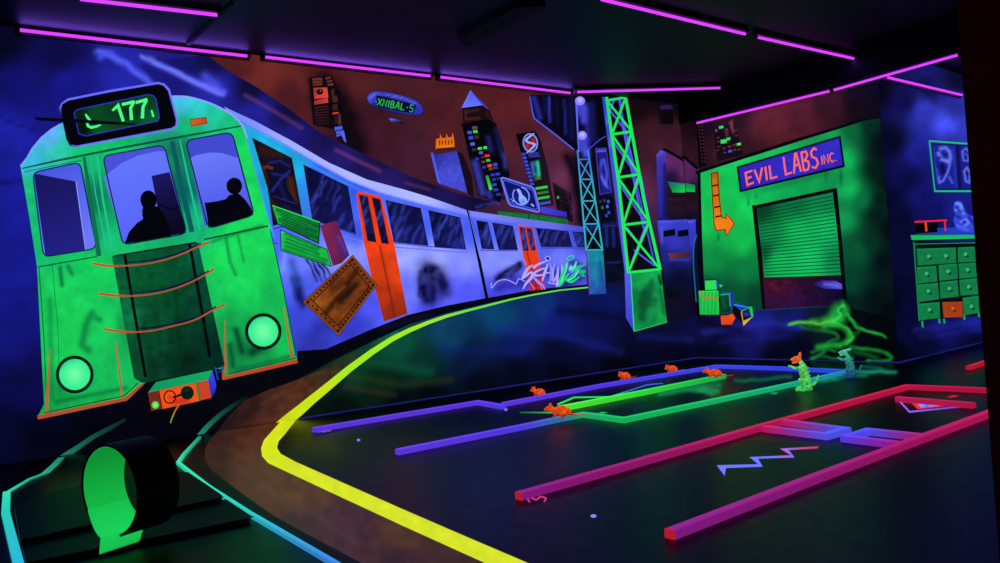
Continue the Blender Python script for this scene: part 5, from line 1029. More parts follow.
soft('swirl', (780, 296, 896, 366), ooze, plane=P_, lay=6, parent=t, step=1.1, noise=.5, nsc=7, clip=[(780, 296), (896, 296), (897, 362), (780, 359.5)])

# ================================================================== paintings on the blue wall at right
Q_ = RW
zr = lambda x, y: (900 + x / 4.69, 210 + y / 4.69)
t = wall_thing('drawer_cabinet', 'green chest of many small drawers painted on the blue wall', 'cabinet', (950, 322), Q_)
Art(Q_, 2).poly([zr(62, 148), zr(400, 150), zr(420, 492), zr(90, 522)], strokes((4, 14, 20), [([zr(66, 160), zr(90, 515)], 1, (16, 130, 76), .8)]), 3).line([zr(64, 160), zr(420, 152)], .8, (16, 150, 90)).line([zr(64, 150), zr(90, 520)], 1, (16, 140, 80)).obj('carcass', t)
Art(Q_, 3).poly([zr(50, 118), zr(420, 116), zr(420, 131), zr(55, 141)], strokes((20, 180, 84), [([zr(60, 136), zr(350, 130)], 1, (30, 210, 100), .6)]), 2).poly([zr(60, 117), zr(165, 84), zr(420, 80), zr(420, 116)], grad(zr(80, 115), (16, 60, 110), zr(250, 90), (36, 60, 190))).obj('top', t)
DR = [([(78, 182), (262, 176), (264, 248), (84, 260)], [(135, 217), (215, 215)]), ([(270, 176), (350, 172), (355, 242), (272, 246)], [(307, 207)]),
      ([(80, 268), (170, 262), (175, 335), (82, 345)], [(125, 298)]), ([(180, 258), (268, 252), (272, 322), (185, 332)], [(225, 287)]), ([(274, 252), (354, 246), (360, 315), (278, 322)], [(317, 280)]),
      ([(82, 350), (178, 342), (184, 418), (88, 432)], [(133, 380)]), ([(186, 338), (270, 330), (276, 405), (190, 415)], [(232, 368)]), ([(278, 328), (360, 320), (367, 395), (284, 402)], [(322, 360)]),
      ([(88, 440), (186, 432), (188, 505), (92, 518)], [(138, 467)]), ([(198, 432), (292, 430), (294, 502), (205, 505)], [(248, 462)]), ([(294, 412), (368, 402), (372, 482), (298, 495)], [(335, 452)])]
for i, (q, ks) in enumerate(DR):
    og = i == 9; c1 = (160, 58, 24) if og else (18, 120, 68)
    d = Art(Q_, 4 if not og else 5).poly([zr(*p) for p in q], strokes(c1, [([zr(*ks[0])], 3.5, (150, 50, 18) if og else (12, 100, 58), .5), ([zr(*q[0]), zr(*q[1])], 1, (180, 74, 30) if og else (22, 150, 82), .6)], noise=.12, nsc=4), 2).obj('drawer', t)
    if og: tag(d, 'orange drawer pulled slightly open')
    for k in ks: Art(Q_, 6).disc(zr(k[0] + 6, k[1] + 8), 2.4, 1.5, (90, 30, 10) if og else (5, 60, 36), rot=30, n=12).disc(zr(*k), 1.9, 1.9, (190, 90, 40) if og else (56, 176, 108), n=14).obj('knob', d)
for x, y0, y1 in ((104, 520, 550), (183, 508, 532), (206, 510, 532), (300, 488, 515), (368, 474, 502)): Art(Q_, 3).line([zr(x, y0), zr(x + 3, y1)], 1.8, (24, 160, 90)).obj('leg', t)
t = wall_thing('red_stand', 'small red framed stand with black box painted on the green cabinet top', 'stand', (930, 233), Q_)
Art(Q_, 4).poly([zr(72, 62), zr(175, 58), zr(175, 104), zr(72, 110)], (5, 4, 10)).obj('box', t)
a = Art(Q_, 5); Art(Q_, 5).line([zr(68, 56), zr(220, 48)], 1.5, (255, 36, 36)).obj('bar', t); Art(Q_, 5).line([zr(120, 56), zr(124, 100)], 2, (250, 70, 30)).obj('post', t); Art(Q_, 5).line([zr(210, 50), zr(213, 96)], 1.5, (250, 40, 36)).obj('post', t)
zp = lambda x, y: (920 + x / 5.117, 130 + y / 5.117)
t = wall_thing('sculpture', 'blue white swirled sculpture painted on the green cabinet top', 'sculpture', (966, 232), Q_)
sp = smooth([(178, 370), (195, 362), (215, 372), (228, 405), (245, 430), (275, 440), (310, 430), (325, 470), (310, 512), (260, 522), (210, 516), (185, 500), (172, 460), (180, 430), (170, 400)], 4)
Art(Q_, 5).poly([zp(*p) for p in sp], strokes((54, 70, 214), [([zp(185, 375), zp(205, 380), zp(215, 400)], 1.6, (120, 150, 255), .9), ([zp(180, 410), zp(200, 405), (zp(225, 430))], 1.2, (110, 136, 255), .9), ([zp(186, 440), zp(205, 450)], 1.2, (20, 26, 120), .8), ([zp(210, 470), zp(235, 455), zp(250, 475), zp(230, 490)], 1.2, (120, 140, 255), .8), ([zp(225, 470)], 1.4, (16, 18, 100), .8), ([zp(190, 490), zp(240, 512)], 1.6, (90, 110, 250), .7), ([zp(185, 395), zp(210, 420)], .9, (16, 20, 100), .8), ([zp(250, 445), zp(275, 480)], 1.4, (20, 24, 120), .7)]), .7).obj('figure', t)
t = wall_thing('picture', 'green framed picture pair with pale skull faces painted on the blue wall', 'picture', (950, 192), Q_)
a = Art(Q_, 3).poly([zp(60, 68), zp(300, 80), zp(320, 305), zp(80, 304)], (16, 18, 80)).obj('backing', t)
Art(Q_, 4).line([zp(45, 56), zp(300, 74)], 1.5, (24, 200, 110)).line([zp(48, 56), zp(76, 314)], 1.4, (24, 180, 130)).line([zp(74, 313), zp(320, 313)], 1.7, (24, 200, 120)).obj('frame', t)
p1 = [zp(64, 74), zp(182, 78), zp(196, 300), zp(84, 300)]
Art(Q_, 4).poly(p1, strokes((26, 32, 140), [([zp(105, 95), zp(130, 90), zp(150, 110), zp(156, 140), (zp(150, 165))], 2.2, (110, 132, 255), .85), ([zp(95, 120), zp(110, 150), zp(140, 160)], 2.2, (120, 140, 255), .85), ([zp(100, 142)], 1.4, (14, 16, 84), .95), ([zp(136, 126)], 1.3, (14, 16, 84), .9), ([zp(112, 180), zp(120, 215)], 2.4, (10, 12, 64), .95), ([zp(152, 180), zp(140, 220), zp(118, 260), zp(98, 270), (zp(96, 240))], 1.3, (100, 120, 250), .9), ([zp(150, 240), zp(165, 270)], 1.4, (80, 100, 240), .8), ([zp(70, 90), zp(80, 200)], 1, (50, 60, 200), .6), ([zp(170, 90), zp(185, 290)], 1.2, (44, 54, 190), .7), ([zp(85, 200), zp(92, 250)], 1.2, (70, 84, 230), .7)]), .7).obj('painting', t)
p2 = [zp(200, 80), zp(300, 84), zp(320, 300), zp(214, 300)]
Art(Q_, 4).poly(p2, strokes((24, 28, 128), [([zp(216, 110), zp(236, 92), zp(252, 118), zp(244, 160), zp(222, 155), zp(216, 112)], 1.1, (96, 120, 250), .85), ([zp(228, 118), zp(240, 130)], 1, (90, 110, 250), .7), ([zp(226, 210), zp(240, 192), zp(256, 220), zp(252, 270), zp(234, 260), zp(226, 212)], 1.3, (100, 124, 250), .9), ([zp(240, 222)], 1, (10, 12, 70), .9)]), .7).obj('painting', t)
# ================================================================== road that runs off the mural onto the floor
def wall_then_floor(): pass
zz = lambda x, y: (150 + x / 2.416, 330 + y / 2.416)
t = wall_thing('road', 'brown painted road with broad yellow edge stripe, curving from wall to floor', 'road', (240, 440), FL)
# on the wall
Art(LW, 2).poly([(398, 330), (372, 343), (349, 356), (325, 368), (300, 379), (268, 390), (245, 400), (228, 417), (217, 431.3), (284, 421), (297, 414), (311, 399), (330, 381), (349, 366), (375, 350), (400, 338)], strokes(idw([(395, 334, (14, 96, 70)), (370, 350, (14, 70, 48)), (345, 362, (40, 50, 28)), (325, 375, (60, 44, 28)), (300, 390, (78, 42, 28)), (280, 400, (74, 40, 30)), (255, 402, (46, 26, 22)), (240, 418, (44, 24, 24)), (270, 418, (74, 38, 30)), (290, 416, (92, 52, 26)), (225, 428, (40, 22, 24))], 3), [([(262, 404), (300, 385)], 2, (96, 56, 40), .4), ([(245, 424), (285, 416)], 2, (96, 40, 26), .5)], noise=.3, nsc=6), 2.5).obj('wall_surface', t)
# on the floor
fl_brown = [(217, 431.8), (209, 441), (205, 450), (205, 459), (212, 470.7), (240, 492), (274, 516), (320, 541), (367, 566), (430, 600), (600, 600), (485, 563), (400, 524.5), (268, 464), (261, 455), (261, 446), (268, 437), (284, 421.5)]
Art(FL, 1).poly(fl_brown, strokes(idw([(220, 440, (54, 28, 24)), (250, 436, (76, 38, 26)), (275, 428, (84, 46, 22)), (212, 460, (50, 26, 22)), (250, 462, (78, 42, 32)), (260, 485, (74, 42, 32)), (300, 495, (84, 50, 26)), (300, 520, (62, 36, 36)), (350, 530, (62, 36, 44)), (400, 535, (74, 46, 24)), (400, 565, (50, 30, 36)), (480, 575, (54, 34, 20))], 3), [([(240, 470), (300, 512)], 4, (92, 60, 54), .4), ([(230, 450), (280, 480)], 3, (90, 52, 36), .35), ([(300, 505), (360, 545)], 3, (84, 56, 60), .4)], noise=.25, nsc=8), 3).obj('floor_surface', t)
yc = strokes((210, 226, 22), [([(400, 334), (349, 367)], 24, (150, 240, 40), .8), ([(470, 310), (586, 288)], 30, (112, 226, 60), 1.0), ([(430, 320)], 20, (130, 240, 60), .6), ([(311, 400)], 16, (186, 232, 30), .5), ([(286, 419)], 7, (150, 160, 26), .35)])
Art(LW, 5).line([(588, 287.4), (560, 290.2), (534, 294.6), (510, 299.6), (487, 305.6), (467, 310.6), (447, 316), (428, 322.6), (410, 330), (392, 339), (372, 352), (349, 369), (330, 385), (311, 400.5), (300, 410), (289, 419), (279, 428)],
               [1.4, 1.4, 1.6, 1.8, 2.2, 2.6, 3.2, 4, 4.8, 5.6, 6.4, 7.6, 8.6, 9.8, 11, 12], yc, step=4).obj('yellow_stripe', t)
yf = [(280.5, 421.6), (272, 431), (264, 440), (261, 448), (262, 456), (268, 463), (330, 492), (400, 524.5), (485, 563), (570, 600), (650, 600), (528, 563), (460, 534), (400, 508), (330, 477), (296, 462), (281, 454), (277, 448), (278.6, 441), (285, 434), (296, 420)]
Art(FL, 2).poly(yf, strokes((214, 228, 20), [([(270, 462), (300, 476)], 12, (206, 224, 30), .4), ([(290, 424)], 10, (176, 196, 30), .4)], noise=.06), 4).obj('yellow_stripe', t)
# dark kerb beside the brown
Art(FL, 1.4).line([(208, 431), (198, 442), (196, 455), (206, 472), (240, 500), (280, 526), (330, 556), (390, 592)], [5, 7, 8, 9, 10, 11, 13, 15], (4, 4, 8), sm=3).obj('kerb', t)
soft('painted_reflection', (280, 425, 400, 470), [([(300, 442), (330, 452)], 10, (60, 70, 10), .35), ([(310, 455), (360, 478)], 10, (30, 50, 14), .3)], plane=FL, lay=1, parent=t, step=3)  # reflected glow of the wall, painted onto the floor

# teal tram rails ------------------------------------------------------------------
def fpt(u, v, z=0.0):
    return Plane((0, 0, 1), z).hit([(u, v)])[0]
def prism(name, pts, w, h, col, parent=None, mat=None, z0=0.0, px=None, cols=None, closed=False, bevel=.004):
    """timber with mitred corners along world points; cols: one colour per point"""
    P = [np.array(p[:2]) for p in pts]; n = len(P); prof = [(-w / 2, z0), (-w / 2, z0 + h - bevel), (-w / 2 + bevel, z0 + h), (w / 2 - bevel, z0 + h), (w / 2, z0 + h - bevel), (w / 2, z0)]
    dense = []; dc = []
    for i in range(n):
        dense.append((P[i], i)); dc.append(cols[i])
    V = []; C = []
    rows = []
    for i in range(n):
        d1 = P[i] - P[i - 1] if i > 0 or closed else P[i + 1] - P[i]; d2 = P[(i + 1) % n] - P[i] if i < n - 1 or closed else d1
        d1 = d1 / np.linalg.norm(d1); d2 = d2 / np.linalg.norm(d2); tt = d1 + d2; tt /= np.linalg.norm(tt); nn = np.array([tt[1], -tt[0]]); m = 1 / max(.45, abs(tt @ d1))
        rows.append([(P[i][0] + nn[0] * a * m, P[i][1] + nn[1] * a * m, z) for a, z in prof])
    # resample between corners so that colours fade along the timber
    R_ = []; RC = []
    for i in range(n - 1 + (1 if closed else 0)):
        j = (i + 1) % n; k = max(1, int(np.linalg.norm(P[j] - P[i]) / .12))
        for q in range(k):
            s = q / k; R_.append([tuple(np.array(a) * (1 - s) + np.array(b_) * s) for a, b_ in zip(rows[i], rows[j])]); RC.append(np.array(cols[i]) * (1 - s) + np.array(cols[j]) * s)
    if not closed: R_.append(rows[-1]); RC.append(np.array(cols[-1], float))
    m = len(prof); F_ = []
    for r in R_: V += r
    for c in RC: C += [c] * m
    N_ = len(R_)
    for i in range(N_ - 1 + (1 if closed else 0)):
        for k in range(m):
            a, b_ = i * m + k, i * m + (k + 1) % m; c, d = ((i + 1) % N_) * m + (k + 1) % m, ((i + 1) % N_) * m + k
            F_.append((a, b_, c, d))
    if not closed: F_ += [tuple(range(m))[::-1], tuple((N_ - 1) * m + k for k in range(m))]
    me = mesh_from(name, V, F_, np.array(C), mat or PROP)
    bm = bmesh.new(); bm.from_mesh(me); bmesh.ops.recalc_face_normals(bm, faces=bm.faces); bm.to_mesh(me); bm.free()
    return put(name, me, parent)
def rail(name, label, pxs, cols, w=.05, h=.04, group='painted timber borders of the golf lanes', cat='border', z=.02):
    pts = [fpt(u, v, z) for u, v in pxs]
    return tag(prism(name, pts, w, h, None, cols=cols), label, cat, group)
teal, teal2, blu = (40, 215, 170), (44, 190, 190), (50, 100, 235)
r = thing('tram_rail', 'teal rail nearest the yellow stripe, turning from floor to wall', 'rail', fpt(178, 461), 'teal tram rails')
prism('floor_rail', [fpt(u, v, .02) for u, v in [(420, 609), (343, 566), (250, 512), (208, 485), (178, 461.5), (184, 453), (199.5, 436.5)]], .026, .022, None, parent=r, cols=[(60, 90, 240), (60, 130, 230), (44, 200, 200), (44, 220, 180), (48, 226, 170), (40, 200, 150), (28, 150, 120)])
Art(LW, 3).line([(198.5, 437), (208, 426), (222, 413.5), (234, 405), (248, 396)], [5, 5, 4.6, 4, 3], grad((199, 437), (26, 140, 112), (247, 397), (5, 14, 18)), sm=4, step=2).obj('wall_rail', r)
r = thing('tram_rail', 'teal rail at the far left, climbing from floor to wall behind the loop', 'rail', fpt(12, 492), 'teal tram rails')
prism('floor_rail', [fpt(u, v, .015) for u, v in [(30, 600), (18.5, 563), (5.5, 512), (6.6, 492)]], .042, .02, None, parent=r, cols=[(40, 150, 230), (44, 180, 215), (40, 200, 180), (48, 220, 170)])
prism('floor_rail', [fpt(u, v, .008) for u, v in [(8, 491.5), (29, 479), (46, 472.6)]], .02, .012, None, parent=r, cols=[(48, 220, 170), (36, 180, 140), (34, 170, 134)])
prism('floor_rail', [fpt(u, v, .006) for u, v in [(45, 473), (54, 465), (61, 457.6)]], .05, .009, None, parent=r, cols=[(34, 160, 128), (30, 146, 116), (26, 130, 104)])
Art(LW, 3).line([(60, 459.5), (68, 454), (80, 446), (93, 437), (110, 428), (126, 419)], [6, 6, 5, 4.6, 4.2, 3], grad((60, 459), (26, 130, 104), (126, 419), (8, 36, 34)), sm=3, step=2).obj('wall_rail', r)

# golf lane borders ------------------------------------------------------------------
vi, vi2, bl, tl, gn, gb = (104, 62, 244), (92, 66, 250), (58, 76, 255), (30, 140, 160), (26, 200, 100), (66, 250, 60)
rail('lane_border', 'violet timber border nearest the wall, left of the rats', [(313, 430), (478, 402.5), (503, 407)], [vi, vi, vi2])
rail('lane_border', 'long violet to blue border running behind the rats to the glowing figures', [(503, 404.5), (540, 397.5), (600, 386), (717, 366.5), (780, 368.5), (845, 371.5)], [vi, vi, (92, 64, 248), (66, 78, 255), (58, 74, 255), (40, 90, 235)])
rail('lane_border', 'violet border fading to green under the front rat, zigzagging to the figures', [(397, 452), (520, 427.5), (560, 419), (583, 414.5), (624, 420), (700, 404), (780, 387), (846, 372.5)], [vi, vi2, (50, 130, 180), (34, 190, 120), gn, (26, 200, 110), (26, 190, 130), (34, 140, 190)])
rail('lane_border', 'bright green diagonal bar between two orange rats', [(560, 409), (640, 393.5), (724, 376.5)], [(90, 255, 60), (60, 240, 70), (30, 190, 90)], h=.046, w=.055)
mg, rd = (188, 24, 130), (224, 26, 70)
rail('lane_border', 'long pink red border in the right half, its left end by the pink figure three', [(519, 496), (640, 462), (762, 427), (907, 387), (988, 390.5)], [(140, 30, 136), (160, 26, 112), (190, 24, 80), (204, 24, 70), (190, 22, 74)])
rail('lane_border', 'pink violet border nearest the camera, lower right', [(670, 534), (800, 484), (900, 446.5), (992, 412.5), (1040, 394)], [(140, 32, 140), (150, 26, 124), (170, 24, 108), (196, 24, 86), (206, 24, 90)])
rail('lane_barrier', 'left angled barrier, red turning blue, open toward the zigzag', [(764, 428.5), (826, 436), (846, 430.5), (782, 422)], [(206, 24, 96), (90, 90, 255), (80, 90, 255), (212, 26, 90)], group='barriers across the red lane', cat='barrier')
rail('lane_barrier', 'right angled barrier, blue turning pink, beside the near pink border', [(899, 445), (846, 438.5), (868, 431.5), (925, 437.5)], [(170, 26, 150), (90, 70, 255), (84, 84, 255), (186, 26, 110)], group='barriers across the red lane', cat='barrier')
rail('lane_border', 'short red border end showing beside the dark wall end at right', [(968.5, 368), (990, 361)], [(200, 24, 60), (190, 22, 60)])
b_ = rail('lane_barrier', 'pink red beam over the triangle target at the lane end', [(897, 399), (974, 405.5)], [(196, 32, 88), (186, 26, 76)], group='barriers across the red lane', cat='barrier')


# bright red sawn ends
for nm, (p, q) in (('long pink red border', ((519, 496), (640, 462))), ('pink violet border nearest', ((670, 534), (800, 484)))):
    rr = [o for o in COL.objects if o.get('label', '').startswith(nm) ][0]
    a, b_ = fpt(*p, .02), fpt(*q, .02); d = (b_ - a) / np.linalg.norm(b_ - a)
    prism('end_face', [a - d * .004, a + d * .0005], .0505, .0405, None, parent=rr, cols=[(206, 30, 52)] * 2)
# painted marks on the floor
def floor_mark(name, label, cat, draw, base):
    a = Art(FL, 1.5); draw(a); o = a.obj(name); tag(o, label, cat); return o
zg = [(723.5, 475.6), (720, 466.6), (758.5, 465), (752, 457.6), (791.5, 456), (783, 449.4), (819, 447)]
floor_mark('zigzag_mark', 'blue violet zigzag line with pink end painted on the floor', 'floor marking', lambda a: a.poly([(724.6, 475.8), (717.4, 466.2), (717, 465.2), (758, 464.2), (749.6, 457), (791, 455.2), (780, 448.6), (800, 447.4), (819, 446.4), (817, 448.4), (788.6, 450), (794.6, 457.4), (758, 458.6), (762.6, 466.6), (726, 468)], strokes(grad((790, 456), (112, 120, 255), (818, 447), (230, 40, 90)), [([(784, 452)], 7, (226, 80, 200), .7), ([(803, 448)], 7, (230, 60, 120), .6)]), 2), (760, 460))
floor_mark('triangle_mark', 'thin blue triangle outline with small red and white triangle on the floor', 'floor marking', lambda a: a.line([(899, 400.5), (909.5, 411.8), (971, 405.6)], [1.3, 1.6, 1.6], grad((905, 405), (150, 110, 255), (960, 406), (70, 76, 240))).poly([(911.5, 403), (917.6, 409.2), (953, 405.4), (949, 404.4)], (240, 44, 50)).poly([(917.6, 403.8), (921, 407.6), (941, 405.4), (938, 404.4)], strokes((130, 140, 255), [([(927, 405.6)], 2, (60, 60, 210), .7)])), (920, 405))
floor_mark('red_mark', 'small red mark painted behind the pink red beam', 'floor marking', lambda a: a.poly([(947, 397), (953, 395.2), (959, 395.4), (956, 396.8), (951, 397.6)], (200, 24, 40)), (953, 396))
def three(a):
    m = quad([(527, 497), (546.5, 496.2), (546, 501.6), (528, 502.6)])
    # the figure lies on its side as seen from here
    for st in GLYPH['3']: a.line([m(1 - y, x) if False else m(.02 + .96 * y, 1 - x) for x, y in st], 1.5, (214, 60, 130), sm=3)
floor_mark('number_mark', 'pink figure three painted on the floor by the long red border', 'floor marking', three, (537, 499))
floor_mark('tee_mark', 'pale blue dot on the floor between the two red borders', 'floor marking', lambda a: a.disc((593.5, 516), 3, 1.7, (130, 140, 255), n=16), (593, 516))
floor_mark('tee_mark', 'pale blue dot on the floor between the two violet borders', 'floor marking', lambda a: a.disc((358.5, 440), 1.8, 1.2, (120, 130, 255), n=16), (358, 440))
floor_mark('number_mark', 'faint violet scribble painted under the end of the violet border', 'floor marking', lambda a: a.line([(318, 432.4), (321, 431.2), (324, 432), (327, 430.6), (331, 431)], 1.2, (120, 84, 190)), (325, 431))
floor_mark('arrow_mark', 'pale violet arrow tip by the bend of the violet border', 'floor marking', lambda a: a.poly([(501.4, 406.6), (504, 406), (508, 409.6), (505.6, 411.2)], (126, 112, 255)), (504, 408))
floor_mark('line_mark', 'thin green line painted left of the front orange rat', 'floor marking', lambda a: a.line([(520, 412.4), (552, 412.6)], [1, 1.4], grad((520, 412), (20, 110, 60), (550, 412), (40, 200, 90))), (535, 412))
floor_mark('line_mark', 'thin green bent line turning blue behind the bright green bar', 'floor marking', lambda a: a.line([(557.5, 404.6), (574, 397.4), (610, 396.8), (628, 391), (647, 384.8), (663, 383.2)], [2, 1.6, 1.4, 1.2, 1.4, 1], grad((605, 396), (40, 224, 84), (635, 388), (60, 84, 240))), (600, 397))
floor_mark('arrow_mark', 'small green arrow painted inside the green border corner', 'floor marking', lambda a: a.poly([(597, 413.4), (602, 411.6), (608, 412.4), (602, 414.6)], (24, 170, 80)), (602, 413))
floor_mark('arrow_mark', 'small green dash painted in front of the green border', 'floor marking', lambda a: a.poly([(769, 393.2), (774, 391.6), (779, 393), (774, 394.8)], (20, 130, 80)), (774, 393))
t = thing('floor_smear', 'green smears painted on the floor by the far orange rat', 'slime', fpt(690, 385))
soft('slick', (648, 374, 800, 402), [([(660, 394), (700, 388), (716, 390)], 2.6, (20, 140, 80), .85), ([(668, 391), (720, 384)], 2.4, (18, 120, 70), .7), ([(735, 381), (760, 380), (790, 377)], 1.8, (16, 110, 70), .6), ([(700, 390), (712, 393)], 2, (24, 160, 90), .6)], plane=FL, lay=1.5, parent=t, step=1.6, noise=.3, nsc=8)  # soft green smears laid over the floor colour
t = thing('floor_smear', 'teal slime painted on the floor beside the teal figure', 'slime', fpt(870, 374))
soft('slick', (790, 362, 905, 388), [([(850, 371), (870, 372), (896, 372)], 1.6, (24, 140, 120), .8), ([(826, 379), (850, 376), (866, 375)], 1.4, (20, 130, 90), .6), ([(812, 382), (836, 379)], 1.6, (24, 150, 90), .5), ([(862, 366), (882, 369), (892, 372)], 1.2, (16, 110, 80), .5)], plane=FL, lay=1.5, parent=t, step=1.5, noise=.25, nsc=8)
# ================================================================== loop obstacle on its stepped board
def ring_shell(name, c, axis, r0, r1, L, mat, z_off=0, n=56, a0=0, a1=360, col=None, inner_only=False):
    pass
BOARD = plain('dark_stained_board', (4, 7, 8), .5, .08, nsc=9)
BOARD2 = plain('dark_board_edge', (5, 6, 9), .6, .2)
LOOPB = plain('black_loop_shell', (4, 4, 9), .6, .15)
def slab(name, px, z0, z1, mat, parent):
    top = [fpt(u, v, z1) for u, v in px]; n = len(px)
    V = [(p[0], p[1], z0) for p in top] + [tuple(p) for p in top]
    me = bpy.data.meshes.new(name); me.from_pydata(V, [], [tuple(range(n)), tuple(range(n, 2 * n))] + [(i, (i + 1) % n, (i + 1) % n + n, i + n) for i in range(n)])
    bm = bmesh.new(); bm.from_mesh(me); bmesh.ops.recalc_face_normals(bm, faces=bm.faces); bm.to_mesh(me); bm.free()
    me.materials.append(mat); return put(name, me, parent)
t = thing('stepped_board', 'low dark two step board lying across the rail lane under the loop', 'board', fpt(120, 540))
slab('upper_step', [(20, 538), (70, 527), (170, 506), (222, 495), (206, 484), (188, 472), (150, 472), (60, 490), (14, 505)], .004, .05, BOARD, t)
slab('lower_step', [(26, 560), (100, 546), (180, 530), (250, 515), (226, 499), (170, 510), (70, 531), (21, 541)], .003, .026, BOARD, t)
slab('step_edge', [(20, 540), (70, 529), (170, 508), (224, 497), (221, 495.4), (170, 506), (70, 527), (19.4, 538)], .05, .0515, BOARD2, t)
slab('step_edge', [(26.6, 562.4), (100, 548), (180, 532), (254, 517), (249, 514.6), (180, 529.6), (100, 545.6), (26, 559.6)], .026, .0275, BOARD2, t)

t = thing('loop_tunnel', 'black ring loop with glowing green inside, standing on the stepped board', 'loop', fpt(112, 545))
# opening circle: centre seen at (110,498)
Zc = 3.80
c0 = EYE + rays([(109, 491)])[0] * (Zc / F)
vdir = c0 - EYE; vdir[2] = 0; vdir /= np.linalg.norm(vdir)
lft = np.array([-vdir[1], vdir[0], 0])
ang = math.radians(57)
axd = -(lft * math.sin(ang) - vdir * math.cos(ang))        # runs from the opening away to the right
axd = np.array([axd[0], axd[1], 0]); axd /= np.linalg.norm(axd)
sdv = np.array([-axd[1], axd[0], 0])
Rr = .205; Rin = .199; Rout = .212
Lr = .215
def ringpt(r, a, l): return c0 + axd * l + sdv * (r * math.cos(a)) + np.array([0, 0, r * math.sin(a)])
nA = 72
def shell(name, r_out, r_in, l0, l1, col, mat, a_from=0.0, a_to=2 * math.pi):
    V = []; Fs = []; full = a_to - a_from > 6.28; n = nA
    for i in range(n + (0 if full else 1)):
        a = a_from + (a_to - a_from) * i / n
        for r, l in ((r_out, l0), (r_out, l1), (r_in, l1), (r_in, l0)): V.append(ringpt(r, a, l))
    m = len(V) // 4
    for i in range(m if full else m - 1):
        j = (i + 1) % m
        for k in range(4): Fs.append((i * 4 + k, i * 4 + (k + 1) % 4, j * 4 + (k + 1) % 4, j * 4 + k))
    if not full: Fs += [(0, 1, 2, 3), tuple((m - 1) * 4 + k for k in (3, 2, 1, 0))]
    me = mesh_from(name, V, Fs, np.array([col] * len(V)), mat, smooth_=False)
    bm = bmesh.new(); bm.from_mesh(me); bmesh.ops.recalc_face_normals(bm, faces=bm.faces); bm.to_mesh(me); bm.free()
    return put(name, me, t)
NEAR = -sdv if (-sdv) @ vdir < 0 else sdv
A0_, A1_ = (math.radians(-90), math.radians(254)) if NEAR @ sdv < 0 else (math.radians(-74), math.radians(270))
shell('outer_shell', Rout, Rin + .002, 0, Lr, (8, 8, 20), LOOPB, A0_, A1_)
shell('green_lining', Rin + .0015, Rin - .002, .004, Lr - .004, (22, 190, 72), PROP, A0_, A1_)
# tongue: lining runs out flat at the foot towards the lane
zb = .03
fb = c0.copy(); fb[2] = c0[2] - Rin
V = []; cols = []
for k in range(7):
    s = k / 6; a = -math.pi / 2 - (1 - s) * .75      # leaves the ring tangent near its foot
    pass
def tongue():
    prof = []
    for k in range(6):
        a = math.radians(-128 + k * 9)
        p = ringpt(Rin - .003, a, 0); prof.append(p)
    V = []; 
    w0, w1 = -.045, Lr - .012
    rows = []
    base = ringpt(Rin - .003, math.radians(-90), 0); 
    near = -sdv if (-sdv) @ vdir < 0 else sdv
    far_a = -30 if NEAR @ sdv < 0 else -150
    for k in range(9):
        s = k / 9; a = math.radians(far_a + (-90 - far_a) * s)
        rows.append((ringpt(Rin - .004, a, 0), -.002 - .05 * s ** 1.3, Lr - .01 - .03 * s))
    for k in range(8):
        s = k / 7
        p = base + near * (.055 * s) + np.array([0, 0, .002 - .052 * s ** 1.6])
        rows.append((p, -.052 - .048 * s, .175 - .075 * s))
    for p, a_, b__ in rows: V += [p + axd * a_, p + axd * b__, p + axd * b__ - np.array([0, 0, .006]), p + axd * a_ - np.array([0, 0, .006])]
    Fs = []
    for i in range(len(rows) - 1):
        for k in range(4): Fs.append((i * 4 + k, i * 4 + (k + 1) % 4, i * 4 + 4 + (k + 1) % 4, i * 4 + 4 + k))
    Fs += [(0, 1, 2, 3), tuple(len(V) - 4 + k for k in (3, 2, 1, 0))]
    me = mesh_from('tongue', V, Fs, np.array([(24, 200, 84)] * len(V)), PROP)
    bm = bmesh.new(); bm.from_mesh(me); bmesh.ops.recalc_face_normals(bm, faces=bm.faces); bm.to_mesh(me); bm.free()
    return put('tongue', me, t)
tongue()
# ================================================================== creatures
def loft(bm, pts, rad, n=10, flat=1.0):
    """tapered tube through the points, closed ends"""
    pts = [Vector(p) for p in pts]; rings = []
    prev = None
    for i, p in enumerate(pts):
        d = (pts[min(i + 1, len(pts) - 1)] - pts[max(i - 1, 0)]).normalized()
        x = d.cross(Vector((0, 1, 0))) if prev is None else prev - d * prev.dot(d)
        if x.length < 1e-4: x = d.cross(Vector((1, 0, 0)))
        x.normalize(); prev = x; y = d.cross(x)
        rings.append([bm.verts.new(p + (x * math.cos(2 * math.pi * k / n) + y * math.sin(2 * math.pi * k / n) * flat) * rad[i]) for k in range(n)])
    for a, b in zip(rings[:-1], rings[1:]):
        for k in range(n): bm.faces.new((a[k], a[(k + 1) % n], b[(k + 1) % n], b[k]))
    bm.faces.new(rings[0][::-1]); bm.faces.new(rings[-1])
def sphere(bm, c, r, sc=(1, 1, 1), rot=None):
    m = Matrix.Translation(Vector(c)) @ (rot or Matrix.Identity(4)) @ Matrix.Diagonal((r * sc[0], r * sc[1], r * sc[2], 1))
    bmesh.ops.create_uvsphere(bm, u_segments=14, v_segments=9, radius=1, matrix=m)
